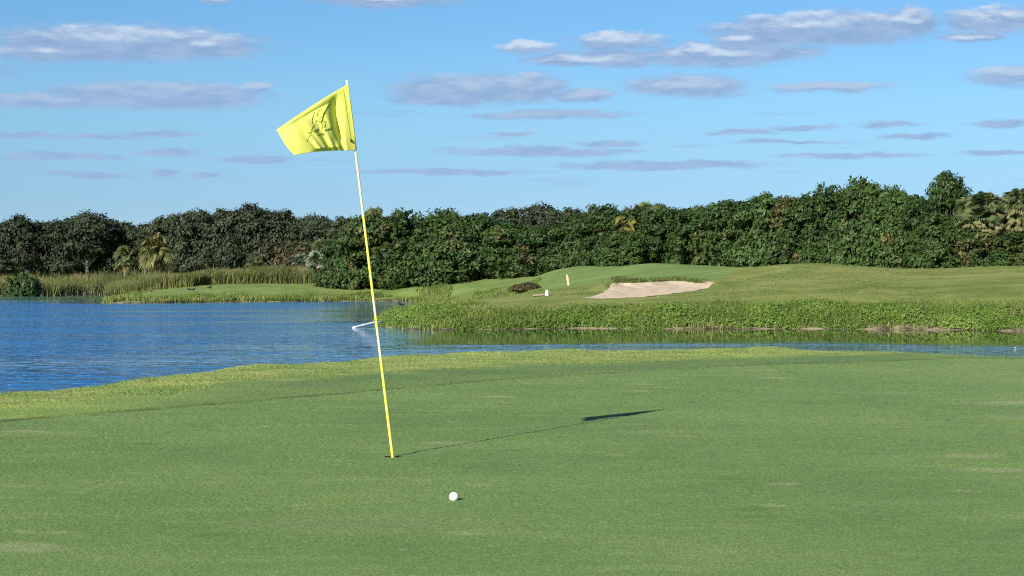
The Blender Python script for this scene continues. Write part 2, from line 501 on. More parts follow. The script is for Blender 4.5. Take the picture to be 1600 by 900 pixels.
def build_near():
    xs = np.concatenate([np.linspace(-260, -16, 60)[:-1], np.arange(-16, 16.01, 0.125), np.linspace(16, 260, 60)[1:]])
    ys = np.concatenate([np.linspace(-120, 3, 40)[:-1], np.arange(3, 36, 0.125), np.linspace(36, 62, 40)])
    X, Y, q = grid(xs, ys)
    Z = near_z(X, Y)
    c, e, r = near_zone(X, Y)
    c, e, r = [np.clip(a, -20, 20) for a in (c, e, r)]
    V = np.stack([X, Y, Z], 1)
    att = {'crest': c, 'edge': e, 'rough': r}
    fc = V[q].mean(1)
    # cut a square out of the green round the cup and refill it with a ring
    ix0 = xs[np.searchsorted(xs, HOLE[0] - 0.09) - 1]
    ix1 = xs[np.searchsorted(xs, HOLE[0] + 0.09)]
    iy0 = ys[np.searchsorted(ys, HOLE[1] - 0.09) - 1]
    iy1 = ys[np.searchsorted(ys, HOLE[1] + 0.09)]
    inside = (fc[:, 0] > ix0) & (fc[:, 0] < ix1) & (fc[:, 1] > iy0) & (fc[:, 1] < iy1)
    q2 = q[~inside]
    fc = fc[~inside]
    fe = e[q2].mean(1)
    # fine turf in front of the viewer: a fan of small tufted facets laid over the coarse ground
    pxs = np.arange(-700, 2301, 2.1)
    rows = []
    d = 4.8
    while d < 27.6:
        rows.append(d)
        d *= 1.00165
    rows = np.array(rows)
    PX, DD, fq = grid(pxs, rows)
    FX = gx(PX, DD)
    rng = np.random.default_rng(77)
    fc_, fe_, fr_ = near_zone(FX, DD)
    FZ = near_z(FX, DD)
    step = DD * 0.00165
    nearf = sstep(0.0, 0.07, np.maximum(np.maximum(ix0 - FX, FX - ix1), np.maximum(iy0 - DD, DD - iy1)))
    h1 = rng.random(len(FX)) ** 1.5
    amp = np.where(fe_ > 0, 0.24, np.where(fr_ > 0, 0.32, 0.55)) * step
    amp = amp * (1 + 0.5 * vnoise(FX * 2.5, DD * 2.5, 24))
    FZ = FZ + 0.0006 + 0.0034 * nearf + amp * (h1 - 0.25) * nearf
    cut = (FX > ix0 + 0.01) & (FX < ix1 - 0.01) & (DD > iy0 + 0.01) & (DD < iy1 - 0.01)
    fq = fq[~(cut[fq].any(1))]
    fatt = {'crest': np.clip(fc_, -20, 20), 'edge': np.clip(fe_, -20, 20), 'rough': np.clip(fr_, -20, 20), 'grain': (h1 - 0.42) * nearf}
    FV = np.stack([FX, DD, FZ], 1)
    ok = fc_[fq].mean(1) > -1.6
    fq = fq[ok]
    fg = fe_[fq].mean(1) > 0
    Fg, Fgq, Fga = compact(FV, fq[fg], fatt)
    Fr, Frq, Fra = compact(FV, fq[~fg], fatt)
    under = (np.abs(X / np.maximum(Y, 1)) < 1420 / F) & (Y > 5.8) & (Y < 27) & (c > -1.2) & ~((X > ix0 - 0.3) & (X < ix1 + 0.3) & (Y > iy0 - 0.3) & (Y < iy1 + 0.3))
    V[:, 2] -= np.where(under, 0.03, 0)
    att['grain'] = np.zeros(len(X))
    green = fe > 0
    Vg, qg, ag = compact(V, q2[green], att)
    Vr, qr, ar = compact(V, q2[~green], att)
    # ring
    n = 64
    an = np.linspace(0, 2 * np.pi, n, endpoint=False) + math.pi / n
    dirs = np.stack([np.cos(an), np.sin(an)], 1)
    ring = np.stack([HOLE[0] + 0.054 * dirs[:, 0], HOLE[1] + 0.054 * dirs[:, 1], np.zeros(n)], 1)
    outer = []
    for dx, dy in dirs:
        tx = ((ix1 if dx > 0 else ix0) - HOLE[0]) / (dx + 1e-12)
        ty = ((iy1 if dy > 0 else iy0) - HOLE[1]) / (dy + 1e-12)
        t = min(abs(tx), abs(ty))
        outer.append((HOLE[0] + dx * t, HOLE[1] + dy * t, 0))
    outer = np.array(outer)
    outer[:, 2] = near_z(outer[:, 0], outer[:, 1])
    midr = ring * 0.6 + outer * 0.4
    ring[:, 2] = near_z(ring[:, 0], ring[:, 1])
    midr[:, 2] = near_z(midr[:, 0], midr[:, 1])
    corners = np.array([(a, b, 0) for a in (ix0, ix1) for b in (iy0, iy1)])
    corners[:, 2] = near_z(corners[:, 0], corners[:, 1])
    o = len(Vg)
    ringV = np.vstack([ring, midr, outer, corners])
    rq, rt = [], []
    for j in range(n):
        k = (j + 1) % n
        rq.append((o + j, o + n + j, o + n + k, o + k))
        rq.append((o + n + j, o + 2 * n + j, o + 2 * n + k, o + n + k))
        a, b = outer[j], outer[k]
        if abs(a[0] - b[0]) > 1e-6 and abs(a[1] - b[1]) > 1e-6:
            d = np.hypot(corners[:, 0] - (a[0] + b[0]) / 2, corners[:, 1] - (a[1] + b[1]) / 2)
            rt.append((o + 2 * n + j, o + 3 * n + int(np.argmin(d)), o + 2 * n + k))
    cc, ee, rr = near_zone(ringV[:, 0], ringV[:, 1])
    ag = {'crest': np.concatenate([ag['crest'], cc]), 'edge': np.concatenate([ag['edge'], ee]), 'rough': np.concatenate([ag['rough'], rr]), 'grain': np.concatenate([ag['grain'], np.zeros(len(rr))])}
    Vg = np.vstack([Vg, ringV])
    fl = [np.vstack([qg, np.array(rq)])]
    if rt:
        fl.append(np.array(rt))
    fl.append(Fgq + len(Vg))
    Vg = np.vstack([Vg, Fg])
    ag = {k: np.concatenate([ag[k], Fga[k]]) for k in ag}
    Frq = Frq + len(Vr)
    Vr = np.vstack([Vr, Fr])
    qr = np.vstack([qr, Frq])
    ar = {k: np.concatenate([ar[k], Fra[k]]) for k in ar}
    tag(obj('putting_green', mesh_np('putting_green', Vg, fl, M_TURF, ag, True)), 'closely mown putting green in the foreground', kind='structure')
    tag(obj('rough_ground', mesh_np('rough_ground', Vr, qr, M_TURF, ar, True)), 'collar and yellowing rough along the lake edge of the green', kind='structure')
    # blades of the rough along the crest
    rng = np.random.default_rng(5)
    n = 150000
    px = rng.uniform(-250, 1850, n)
    cr = rowdist(px, CREST)
    ro = rowdist(px, ROUGH)
    lo = np.minimum(ro, cr) - 0.6
    D = lo + (cr + 2.0 - lo) * rng.random(n)
    x = gx(px, D)
    dens = np.clip((D - ro) / 2.6 + 0.25 + 0.8 * vnoise(x * 0.9, D * 0.9, 31) + 0.5 * vnoise(x * 3, D * 3, 32), 0, 1) * (px < 1430)
    dens = np.maximum(dens, (D > cr - 0.2) * 0.35 * (px < 1550))
    keep = rng.random(n) < dens
    x, D = x[keep], D[keep]
    z = near_z(x, D) - 0.004
    n = len(x)
    hgt = rng.uniform(0.010, 0.036, n) * (0.75 + 0.6 * vnoise(x * 1.5, D * 1.5, 33))
    a = rng.uniform(0, 2 * np.pi, n)
    w = rng.uniform(0.003, 0.007, n)
    lean = rng.normal(0, 0.6, (n, 2)) * hgt[:, None]
    base = np.stack([x, D, z], 1)
    wv = np.stack([np.cos(a) * w, np.sin(a) * w, np.zeros(n)], 1)
    tip = base + np.stack([lean[:, 0], lean[:, 1], hgt], 1)
    V = np.stack([base - wv, base + wv, tip], 1).reshape(-1, 3)
    f = np.arange(3 * n).reshape(-1, 3)
    tint = np.repeat(np.clip(rng.normal(0.5, 0.22, n), 0, 1), 3)
    tag(obj('rough_grass', mesh_np('rough_grass', V, f, M_BLADE, {'tint': tint})), 'short yellowing grass on the lake edge beyond the green', 'grass', kind='stuff')


build_near()


# ------------------------------------------------------------------ water
def mat_water():
    m, N, out = material('lake_water')
    geo = N.n('NewGeometry').outputs['Position']
    calm = N.attr('calm')
    gust = N.noise(N.scaled(geo, 0.035, 0.11, 1.0), 1.0, 4, 0.6)
    chop = N.math('MULTIPLY', N.math('SUBTRACT', 1.0, calm), N.math('ADD', N.math('MULTIPLY', N.ramp(gust, 0.30, 0.62), 0.75), 0.35))
    w1 = N.noise(N.scaled(geo, 0.8, 1.0, 1.0), 1.3, 2, 0.5, 0.4)
    w2 = N.noise(N.scaled(geo, 0.35, 0.6, 1.0), 1.0, 2, 0.5)
    hgt = N.math('ADD', w1, N.math('MULTIPLY', w2, 0.6))
    b = N.n('Bump', ins={'Distance': 0.70, 'Height': hgt})
    N.set(b, 'Strength', N.math('ADD', N.math('MULTIPLY', N.math('POWER', chop, 1.4), 0.95), 0.0015, clamp=True))
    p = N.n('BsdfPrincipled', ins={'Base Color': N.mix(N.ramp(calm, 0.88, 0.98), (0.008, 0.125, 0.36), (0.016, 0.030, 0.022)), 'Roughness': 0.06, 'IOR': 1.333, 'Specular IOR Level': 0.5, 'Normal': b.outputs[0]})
    N.set(p, 'Roughness', N.math('ADD', N.math('MULTIPLY', chop, 0.12), 0.012))
    N.set(out, 'Surface', p)
    return m


def build_water():
    xs = np.concatenate([np.linspace(-900, -120, 30)[:-1], np.arange(-120, 60, 1.2), np.linspace(60, 900, 30)])
    ys = np.concatenate([np.arange(15, 140, 0.8), np.linspace(140, 420, 120)])
    X, Y, q = grid(xs, ys)
    fx = np.array([(p[0], p[1]) for p in SHORE])
    sd = -sd_poly(X, Y, SHORE)
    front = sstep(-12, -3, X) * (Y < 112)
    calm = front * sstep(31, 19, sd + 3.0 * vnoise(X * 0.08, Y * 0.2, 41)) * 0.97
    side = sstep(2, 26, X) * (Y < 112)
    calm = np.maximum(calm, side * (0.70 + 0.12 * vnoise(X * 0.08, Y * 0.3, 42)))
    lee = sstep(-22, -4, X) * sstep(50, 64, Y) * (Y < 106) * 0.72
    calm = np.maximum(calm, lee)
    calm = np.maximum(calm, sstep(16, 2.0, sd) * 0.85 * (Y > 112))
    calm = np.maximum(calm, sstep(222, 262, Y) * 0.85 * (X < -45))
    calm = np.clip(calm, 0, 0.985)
    me = mesh_np('lake_water', np.stack([X, Y, np.full(X.shape, ZW)], 1), q, mat_water(), {'calm': calm}, True)
    tag(obj('water', me), 'wind-ruffled blue lake', kind='structure')


build_water()


# ------------------------------------------------------------------ far ground
def mat_far():
    m, N, out = material('far_turf')
    geo = N.n('NewGeometry').outputs['Position']
    mown, shore, flat = N.attr('mown'), N.attr('shore'), N.attr('meadow')
    n1 = N.noise(N.scaled(geo, 0.13, 0.15, 1.0), 1.0, 6, 0.68, 0.6)
    n2 = N.noise(N.scaled(geo, 0.5, 0.45, 1.0), 1.0, 6, 0.75)
    n3 = N.noise(geo, 3.0, 4, 0.7)
    rough = N.mix(N.ramp(n1, 0.36, 0.64), (0.120, 0.164, 0.037), (0.220, 0.243, 0.073))
    rough = N.mix(N.math('MULTIPLY', N.ramp(n2, 0.56, 0.70), 0.55), rough, (0.299, 0.279, 0.105))
    rough = N.mix(N.math('MULTIPLY', N.ramp(N.noise(N.scaled(geo, 0.16, 0.45, 1, (7, 3, 0)), 1.0, 5, 0.7), 0.58, 0.70), 0.6), rough, (0.076, 0.114, 0.024))
    mw = N.mix(N.ramp(n1, 0.34, 0.66), (0.124, 0.192, 0.053), (0.174, 0.247, 0.076))
    md = N.mix(N.ramp(n1, 0.34, 0.66), (0.128, 0.192, 0.050), (0.195, 0.254, 0.077))
    c = N.mix(mown, rough, mw)
    c = N.mix(flat, c, md)
    mud = N.mix(N.ramp(n2, 0.40, 0.62), (0.050, 0.044, 0.024), (0.32, 0.275, 0.18))
    c = N.mix(N.ramp(N.math('ADD', shore, N.math('MULTIPLY', N.math('SUBTRACT', n2, 0.5), 2.2)), 2.3, 0.6), c, mud)
    fv = N.math('ADD', N.math('MULTIPLY', n3, 0.8), 0.6)
    c = N.mix(1.0, c, N.n('CombineColor', ins={0: fv, 1: fv, 2: fv}).outputs[0], 'MULTIPLY')
    b = N.n('Bump', ins={'Strength': 0.6, 'Distance': 0.10, 'Height': N.math('ADD', n3, n2)})
    p = N.n('BsdfPrincipled', ins={'Base Color': c, 'Roughness': 0.85, 'Specular IOR Level': 0.12, 'Normal': b.outputs[0]})
    N.set(out, 'Surface', p)
    return m


M_FAR = mat_far()
M_SAND = plain('bunker_sand', (0.50, 0.41, 0.30), 0.95, 0.05, var=0.10, scale=1.5, bump=0.5)


def far_attrs(X, Y, sd):
    px = 800 + X / Y * F
    # mown surface behind the bunker: from the left fairway up onto the mounds
    lim = np.interp(px, [600, 690, 760, 850, 890, 960, 1060, 1140, 1190], [225, 205, 170, 148, 138, 134, 133, 142, 175])
    mown = sstep(-2, 2, Y - lim) * sstep(1190, 1110, px) * sstep(640, 700, px)
    meadow = sstep(212, 222, Y) * (px < 700) * sstep(720, 660, px)
    return {'mown': mown, 'meadow': meadow, 'shore': np.clip(sd, -5, 20)}


def build_far():
    xs = np.concatenate([np.linspace(-2500, -130, 40)[:-1], np.linspace(-130, -60, 60)[:-1], np.arange(-60, 3, 0.6), np.arange(3, 15, 0.25), np.arange(15, 70, 0.6), np.linspace(70, 2500, 60)])
    ys = np.concatenate([[62], np.arange(70, 90, 2.5), np.arange(90, 126, 0.35), np.arange(126, 150, 0.6), np.arange(150, 290, 1.1), np.linspace(291, 460, 70), np.linspace(480, 4000, 30)])
    X, Y, q = grid(xs, ys)
    sd = sd_poly(X, Y, SHORE)
    Z = far_z(X, Y, sd)
    Z = np.where(sd < -5, ZW - 1.0, Z)
    me = mesh_np('far_ground', np.stack([X, Y, Z], 1), q, M_FAR, far_attrs(X, Y, sd), True)
    tag(obj('ground', me), 'rolling grassy far shore of the lake', kind='structure')
    # bunker sand: polygon filled with a fine grid
    x0, y0 = BUNK.min(0)
    x1, y1 = BUNK.max(0)
    X, Y, q = grid(np.arange(x0 - 0.3, x1 + 0.3, 0.06), np.arange(y0 - 0.3, y1 + 0.3, 0.10))
    sb = sd_poly(X, Y, BUNK) + 0.10 * vnoise(X * 1.6, Y * 1.2, 51)
    keep = (sb[q] > 0.0).all(1)
    Z = far_z(X, Y, dent=False) + 0.014 - 0.08 * sstep(0.5, 2.0, sb) + 0.02 * vnoise(X * 2, Y * 2, 52)
    Z += 0.16 * sstep(1.0, 0.0, sb) * sstep(119, 122, Y)
    V, qq, _ = compact(np.stack([X, Y, Z], 1), q[keep], {})
    tag(obj('bunker_sand', mesh_np('bunker_sand', V, qq, M_SAND, None, True)), 'pale sand bunker in the far rough', kind='structure')


build_far()


# ------------------------------------------------------------------ leaves and crowns
def leaf_quads(P, Nrm, size, rng, aspect=0.5, tint=None):
    n = len(P)
    Nrm = Nrm / (np.linalg.norm(Nrm, axis=1)[:, None] + 1e-9)
    r = rng.normal(size=(n, 3))
    T = np.cross(Nrm, r)
    T /= np.linalg.norm(T, axis=1)[:, None] + 1e-9
    B = np.cross(Nrm, T)
    s = np.asarray(size)[:, None] if np.ndim(size) else size
    fold = Nrm * s * 0.18
    V = np.stack([P - T * s, P + B * s * aspect - fold, P + T * s, P - B * s * aspect - fold], 1).reshape(-1, 3)
    q = np.arange(4 * n).reshape(-1, 4)
    return V, q, (np.repeat(tint, 4) if tint is not None else 0.5)


def crown_points(lobes, rng, clump_r, per_clump, cover=1.0, bottom=-0.5, fill=0.25, upbias=0.25):
    Ps, Ns, Ts = [], [], []
    L = [(np.array(c, float), np.array(r, float)) for c, r in lobes]
    for i, (c, r) in enumerate(L):
        area = 4 * np.pi * ((r[0] * r[1]) ** 1.6 / 3 + (r[0] * r[2]) ** 1.6 / 3 + (r[1] * r[2]) ** 1.6 / 3) ** (1 / 1.6)
        n = max(6, int(cover * area / (clump_r ** 2 * 1.6)))
        d = rng.normal(size=(n, 3))
        d /= np.linalg.norm(d, axis=1)[:, None]
        d = d[d[:, 2] > bottom]
        rad = rng.uniform(0.80, 1.12, len(d))
        inner = rng.random(len(d)) < fill
        rad = np.where(inner, rng.uniform(0.35, 0.8, len(d)), rad)
        cc = c + d * r * rad[:, None]
        ok = np.ones(len(cc), bool)
        for j, (c2, r2) in enumerate(L):
            if j != i:
                ok &= (((cc - c2) / r2) ** 2).sum(1) > 0.55
        cc, d = cc[ok], d[ok]
        for k in range(len(cc)):
            m = max(4, int(per_clump * rng.uniform(0.6, 1.3)))
            o = np.clip(rng.normal(size=(m, 3)) * 0.52, -0.95, 0.95)
            cr = clump_r * rng.uniform(0.65, 1.35)
            p = cc[k] + o * cr * np.array([1.1, 1.1, 0.75])
            nn = d[k] * 0.55 + o * 0.9 + np.array([0, 0, upbias]) + rng.normal(size=(m, 3)) * 0.35
            Ps.append(p)
            Ns.append(nn)
            Ts.append(np.clip(rng.normal(0.5, 0.16) + rng.normal(0, 0.14, m), 0, 1))
    return np.vstack(Ps), np.vstack(Ns), np.concatenate(Ts)


def limb_path(a, b, rng, wob=0.12, k=6):
    a, b = np.array(a, float), np.array(b, float)
    t = np.linspace(0, 1, k)[:, None]
    p = a + (b - a) * t
    L = np.linalg.norm(b - a)
    p[1:-1] += rng.normal(size=(k - 2, 3)) * wob * L * 0.35
    return p


def proto_oak(seed):
    """live oak about 14 m tall and 13 m wide; bases at the origin"""
    rng = np.random.default_rng(seed)
    lobes = []
    for k in range(15):
        a = rng.uniform(0, 2 * np.pi)
        rr = rng.uniform(0.4, 4.9)
        z = rng.uniform(4.6, 11.6) - 0.16 * rr
        lobes.append(((rr * np.cos(a), rr * np.sin(a), z), (rng.uniform(1.7, 2.9), rng.uniform(1.7, 2.9), rng.uniform(1.2, 2.0))))
    lobes.append(((0, 0, 9.2), (3.4, 3.4, 3.0)))
    for k in range(5):                                             # lower skirts
        a = -np.pi / 2 + rng.choice([-1, 1]) * rng.uniform(0.35, 1.5)
        lobes.append(((4.6 * np.cos(a), 4.2 * np.sin(a), rng.uniform(2.9, 4.6)), (2.2, 2.0, 1.4)))
    for k in range(9):                                             # loose sprays breaking the skyline
        a = rng.uniform(0, 2 * np.pi)
        rr = rng.uniform(0.0, 4.2)
        lobes.append(((rr * np.cos(a), rr * np.sin(a), 12.6 - 0.28 * rr + rng.uniform(-0.5, 0.9)), (rng.uniform(0.5, 1.1), rng.uniform(0.5, 1.1), rng.uniform(0.4, 0.8))))
    P, Nn, T = crown_points(lobes, rng, 0.9, 26, cover=0.80, bottom=-0.75, fill=0.2)
    V, q, t = leaf_quads(P, Nn, rng.uniform(0.20, 0.40, len(P)), rng, 0.6, T)
    CV, CQ, CT = V, q, t
    b = Bag()
    b.tube(limb_path((0, 0, -0.3), (0.3, 0, 4.0), rng, 0.08), [0.55, 0.45, 0.40, 0.37, 0.34, 0.30], 9)
    for c, r in lobes[:11]:
        b.tube(limb_path((0.2, 0, 3.4), c, rng, 0.16), np.linspace(0.30, 0.06, 6), 6)
    trunk = b.mesh('oak_trunk', M_OAK_BARK)
    n = 170
    idx = rng.integers(0, len(lobes), n)
    pos = np.array([np.array(lobes[i][0]) + rng.normal(size=3) * np.array(lobes[i][1]) * 0.75 for i in idx])
    pos = pos[(pos[:, 1] < 1.5) & (pos[:, 2] < 9.5)]
    n = len(pos)
    ln = rng.uniform(0.5, 1.7, n)
    w = rng.uniform(0.04, 0.12, n)
    a = rng.uniform(0, np.pi, n)
    wv = np.stack([np.cos(a) * w, np.sin(a) * w, np.zeros(n)], 1)
    sw = np.stack([rng.normal(0, 0.1, n), rng.normal(0, 0.1, n), -ln * 0.5], 1)
    V = np.stack([pos - wv * 0.5, pos + wv * 0.5, pos + sw + wv, pos + sw - wv, pos + sw * 2 + wv * 0.2, pos + sw * 2 - wv * 0.2], 1).reshape(-1, 3)
    i0 = np.arange(n)[:, None] * 6
    q = np.vstack([i0 + np.array([0, 1, 2, 3]), i0 + np.array([3, 2, 4, 5])])
    nq = len(CQ)
    crown = mesh_np('oak_crown', np.vstack([CV, V]), np.vstack([CQ, q + len(CV)]), M_OAK, {'tint': np.concatenate([CT, np.repeat(rng.random(n), 6)])})
    crown.materials.append(M_MOSS)
    crown.polygons.foreach_set('material_index', (np.arange(nq + len(q)) >= nq).astype(np.int32))
    return {'trunk': trunk, 'crown': crown}


def proto_dense(seed, mat, hw=4.6, ht=9.0):
    """broadleaf thicket tree leafy to the ground"""
    rng = np.random.default_rng(seed)
    lobes = []
    for k in range(15):
        a = rng.uniform(0, 2 * np.pi)
        z = rng.uniform(0.10, 0.82) * ht
        env = math.sqrt(max(0.05, 1 - (max(0, z / ht - 0.35) / 0.72) ** 2))
        rr = rng.uniform(0.3, 0.72) * hw * env
        lobes.append(((rr * np.cos(a), rr * np.sin(a), z), (rng.uniform(1.2, 2.2), rng.uniform(1.2, 2.2), rng.uniform(0.9, 1.7))))
    for k in range(5):
        a = -np.pi / 2 + rng.uniform(-1.7, 1.7)
        lobes.append(((hw * 0.68 * np.cos(a), hw * 0.68 * np.sin(a), rng.uniform(0.6, 1.8)), (1.7, 1.6, 1.3)))
    lobes.append(((0, 0, ht * 0.45), (hw * 0.72, hw * 0.72, ht * 0.44)))
    for k in range(5):                                             # sprays over the top
        a = rng.uniform(0, 2 * np.pi)
        rr = rng.uniform(0, 0.45) * hw
        lobes.append(((rr * np.cos(a), rr * np.sin(a), ht * rng.uniform(0.84, 0.95)), (0.7, 0.7, 0.75)))
    P, Nn, T = crown_points(lobes, rng, 0.62, 26, cover=0.72, bottom=-0.8, fill=0.22, upbias=0.35)
    V, q, t = leaf_quads(P, Nn, rng.uniform(0.17, 0.34, len(P)), rng, 0.5, T)
    crown = mesh_np('thicket_crown', V, q, mat, {'tint': t})
    b = Bag()
    for k in range(4):
        a = rng.uniform(0, 2 * np.pi)
        b.tube(limb_path((0.3 * np.cos(a), 0.3 * np.sin(a), -0.2), (1.6 * np.cos(a), 1.6 * np.sin(a), ht * rng.uniform(0.6, 0.85)), rng, 0.14), np.linspace(0.16, 0.03, 6), 7)
    return {'trunk': b.mesh('thicket_stems', M_BARK), 'crown': crown}


def fan_leaf(bag, base, dirv, length, width, rng, n=13, droop=0.5, tint=0.5, fold=0.0, wide=0.085):
    """one fan frond: stalk and a fan of pointed leaflets"""
    d = np.array(dirv, float)
    d /= np.linalg.norm(d)
    side = np.cross(d, [0, 0, 1.0])
    side /= np.linalg.norm(side) + 1e-9
    up = np.cross(side, d)
    rl = rng.uniform(-1.25, 1.25)
    side, up = side * math.cos(rl) + up * math.sin(rl), up * math.cos(rl) - side * math.sin(rl)
    hub = base + d * length * 0.5 - np.array([0, 0, droop * 0.1 * length])
    bag.tube([base, (base + hub) / 2, hub], [0.035, 0.028, 0.02], 4, tint)
    V, t = [], []
    for k in range(n):
        a = (k / (n - 1) - 0.5) * 2 * width
        v = d * math.cos(a) + side * math.sin(a) + up * (fold * abs(math.sin(a)))
        L = length * (0.75 - 0.12 * abs(a)) * rng.uniform(0.85, 1.1)
        w = side * math.cos(a) - d * math.sin(a)
        wd = L * wide
        midp = hub + v * L * 0.55 - np.array([0, 0, droop * 0.12 * L])
        tip = hub + v * L - np.array([0, 0, droop * 0.55 * L])
        o = len(V)
        V += [hub, midp - w * wd, midp + w * wd, tip]
        t += [(o, o + 1, o + 2), (o + 1, o + 3, o + 2)]
    bag.add(np.array(V), None, np.array(t), tint)


def proto_fan_palm(seed, ht=5.0, cr=2.2, mat=None, n=46, dead=26, low=-0.55, droop=0.6, skirt=0.15, sel=(-1.45, -0.75), smat=None, sr=0.15):
    mat = mat or M_PALM
    rng = np.random.default_rng(seed)
    b = Bag()
    lean = rng.normal(0, 0.04, 2) * ht
    path = [(lean[0] * t * t, lean[1] * t * t, -0.3 + (ht + 0.3) * t) for t in np.linspace(0, 1, 7)]
    b.tube(path, [0.30, 0.22, 0.20, 0.19, 0.19, 0.21, 0.25], 10)
    for k in range(60):                                            # leaf boots
        t = rng.uniform(0.55, 1)
        a = rng.uniform(0, 2 * np.pi)
        p = np.array([lean[0] * t * t + 0.2 * np.cos(a), lean[1] * t * t + 0.2 * np.sin(a), ht * t])
        b.tube([p, p + np.array([0.14 * np.cos(a), 0.14 * np.sin(a), 0.22])], [0.05, 0.02], 4)
    trunk = b.mesh('palm_trunk', M_PALM_BARK)
    top = np.array([lean[0], lean[1], ht])
    g = Bag()
    for k in range(n):
        a = rng.uniform(0, 2 * np.pi)
        el = rng.uniform(low, 1.25)
        d = np.array([math.cos(a) * math.cos(el), math.sin(a) * math.cos(el), math.sin(el)])
        fan_leaf(g, top + d * 0.15, d, cr * rng.uniform(0.8, 1.1), 1.15, rng, 13, droop, float(np.clip(rng.normal(0.5, 0.22), 0, 1)), 0.3)
    crown = g.mesh('palm_crown', mat, False)
    out = {'trunk': trunk, 'crown': crown}
    if dead:
        s = Bag()
        for k in range(dead):
            a = rng.uniform(0, 2 * np.pi)
            el = rng.uniform(*sel)
            d = np.array([math.cos(a) * math.cos(el), math.sin(a) * math.cos(el), math.sin(el)])
            off = rng.uniform(0.1, sr)
            fan_leaf(s, top + np.array([math.cos(a) * off, math.sin(a) * off, -skirt * rng.random()]), d, cr * rng.uniform(0.65, 0.95), 0.6, rng, 9, 0.3, float(rng.random()), 0.1)
        out['dead_fronds'] = s.mesh('palm_skirt', smat or M_DEAD, False)
    return out


def proto_feather_palm(seed, ht=1.3, cr=2.6):
    rng = np.random.default_rng(seed)
    b = Bag()
    b.tube([(0, 0, -0.2), (0, 0, ht * 0.5), (0, 0, ht)], [0.35, 0.30, 0.28], 9)
    g = Bag()
    for k in range(34):
        a = rng.uniform(0, 2 * np.pi)
        el = rng.uniform(0.0, 1.35)
        L = cr * rng.uniform(0.85, 1.15)
        h = np.array([math.cos(a), math.sin(a), 0])
        t = np.linspace(0, 1, 12)
        path = np.array([np.array([0, 0, ht]) + h * L * (np.cos(el) * s + 0.12 * s * s) + np.array([0, 0, L * (np.sin(el) * s - 0.75 * s * s * (0.6 + 0.4 * np.cos(el)))]) for s in t])
        ti = float(rng.random())
        g.tube(path, np.linspace(0.03, 0.008, 12), 4, ti)
        side = np.cross(h, [0, 0, 1.0])
        V, tr = [], []
        for i in range(2, 60):
            s = i / 60
            p = np.array([np.interp(s, t, path[:, j]) for j in range(3)])
            for sg in (-1, 1):
                ll = 0.55 * math.sin(math.pi * min(1, s * 0.9 + 0.1)) + 0.1
                tip = p + side * sg * ll * 0.8 + h * ll * 0.5 + np.array([0, 0, 0.08 - 0.35 * ll])
                o = len(V)
                V += [p - h * 0.02, p + h * 0.03, tip]
                tr.append((o, o + 1, o + 2))
        g.add(np.array(V), None, np.array(tr), ti)
    return {'trunk': b.mesh('feather_palm_trunk', M_PALM_BARK), 'crown': g.mesh('feather_palm_crown', M_PALM, False)}


def plant_tree(kind, parts, px, D, scale, label, cat, group=None, rz=None, sink=0.0):
    x = gx(px, D)
    z = float(far_z(np.array([x]), np.array([D]))[0]) - sink
    root = empty(kind, (x, D, z), rz if rz is not None else 0.0)
    root.scale = scale
    tag(root, label, cat, group)
    for nm, me in parts.items():
        obj(nm, me, root)
    return root


def top_scale(px, D, ytop, ht, sink=0.0):
    z = float(far_z(np.array([gx(px, D)]), np.array([D]))[0]) - sink
    return (ZC + (HZ - ytop) / F * D - z) / ht


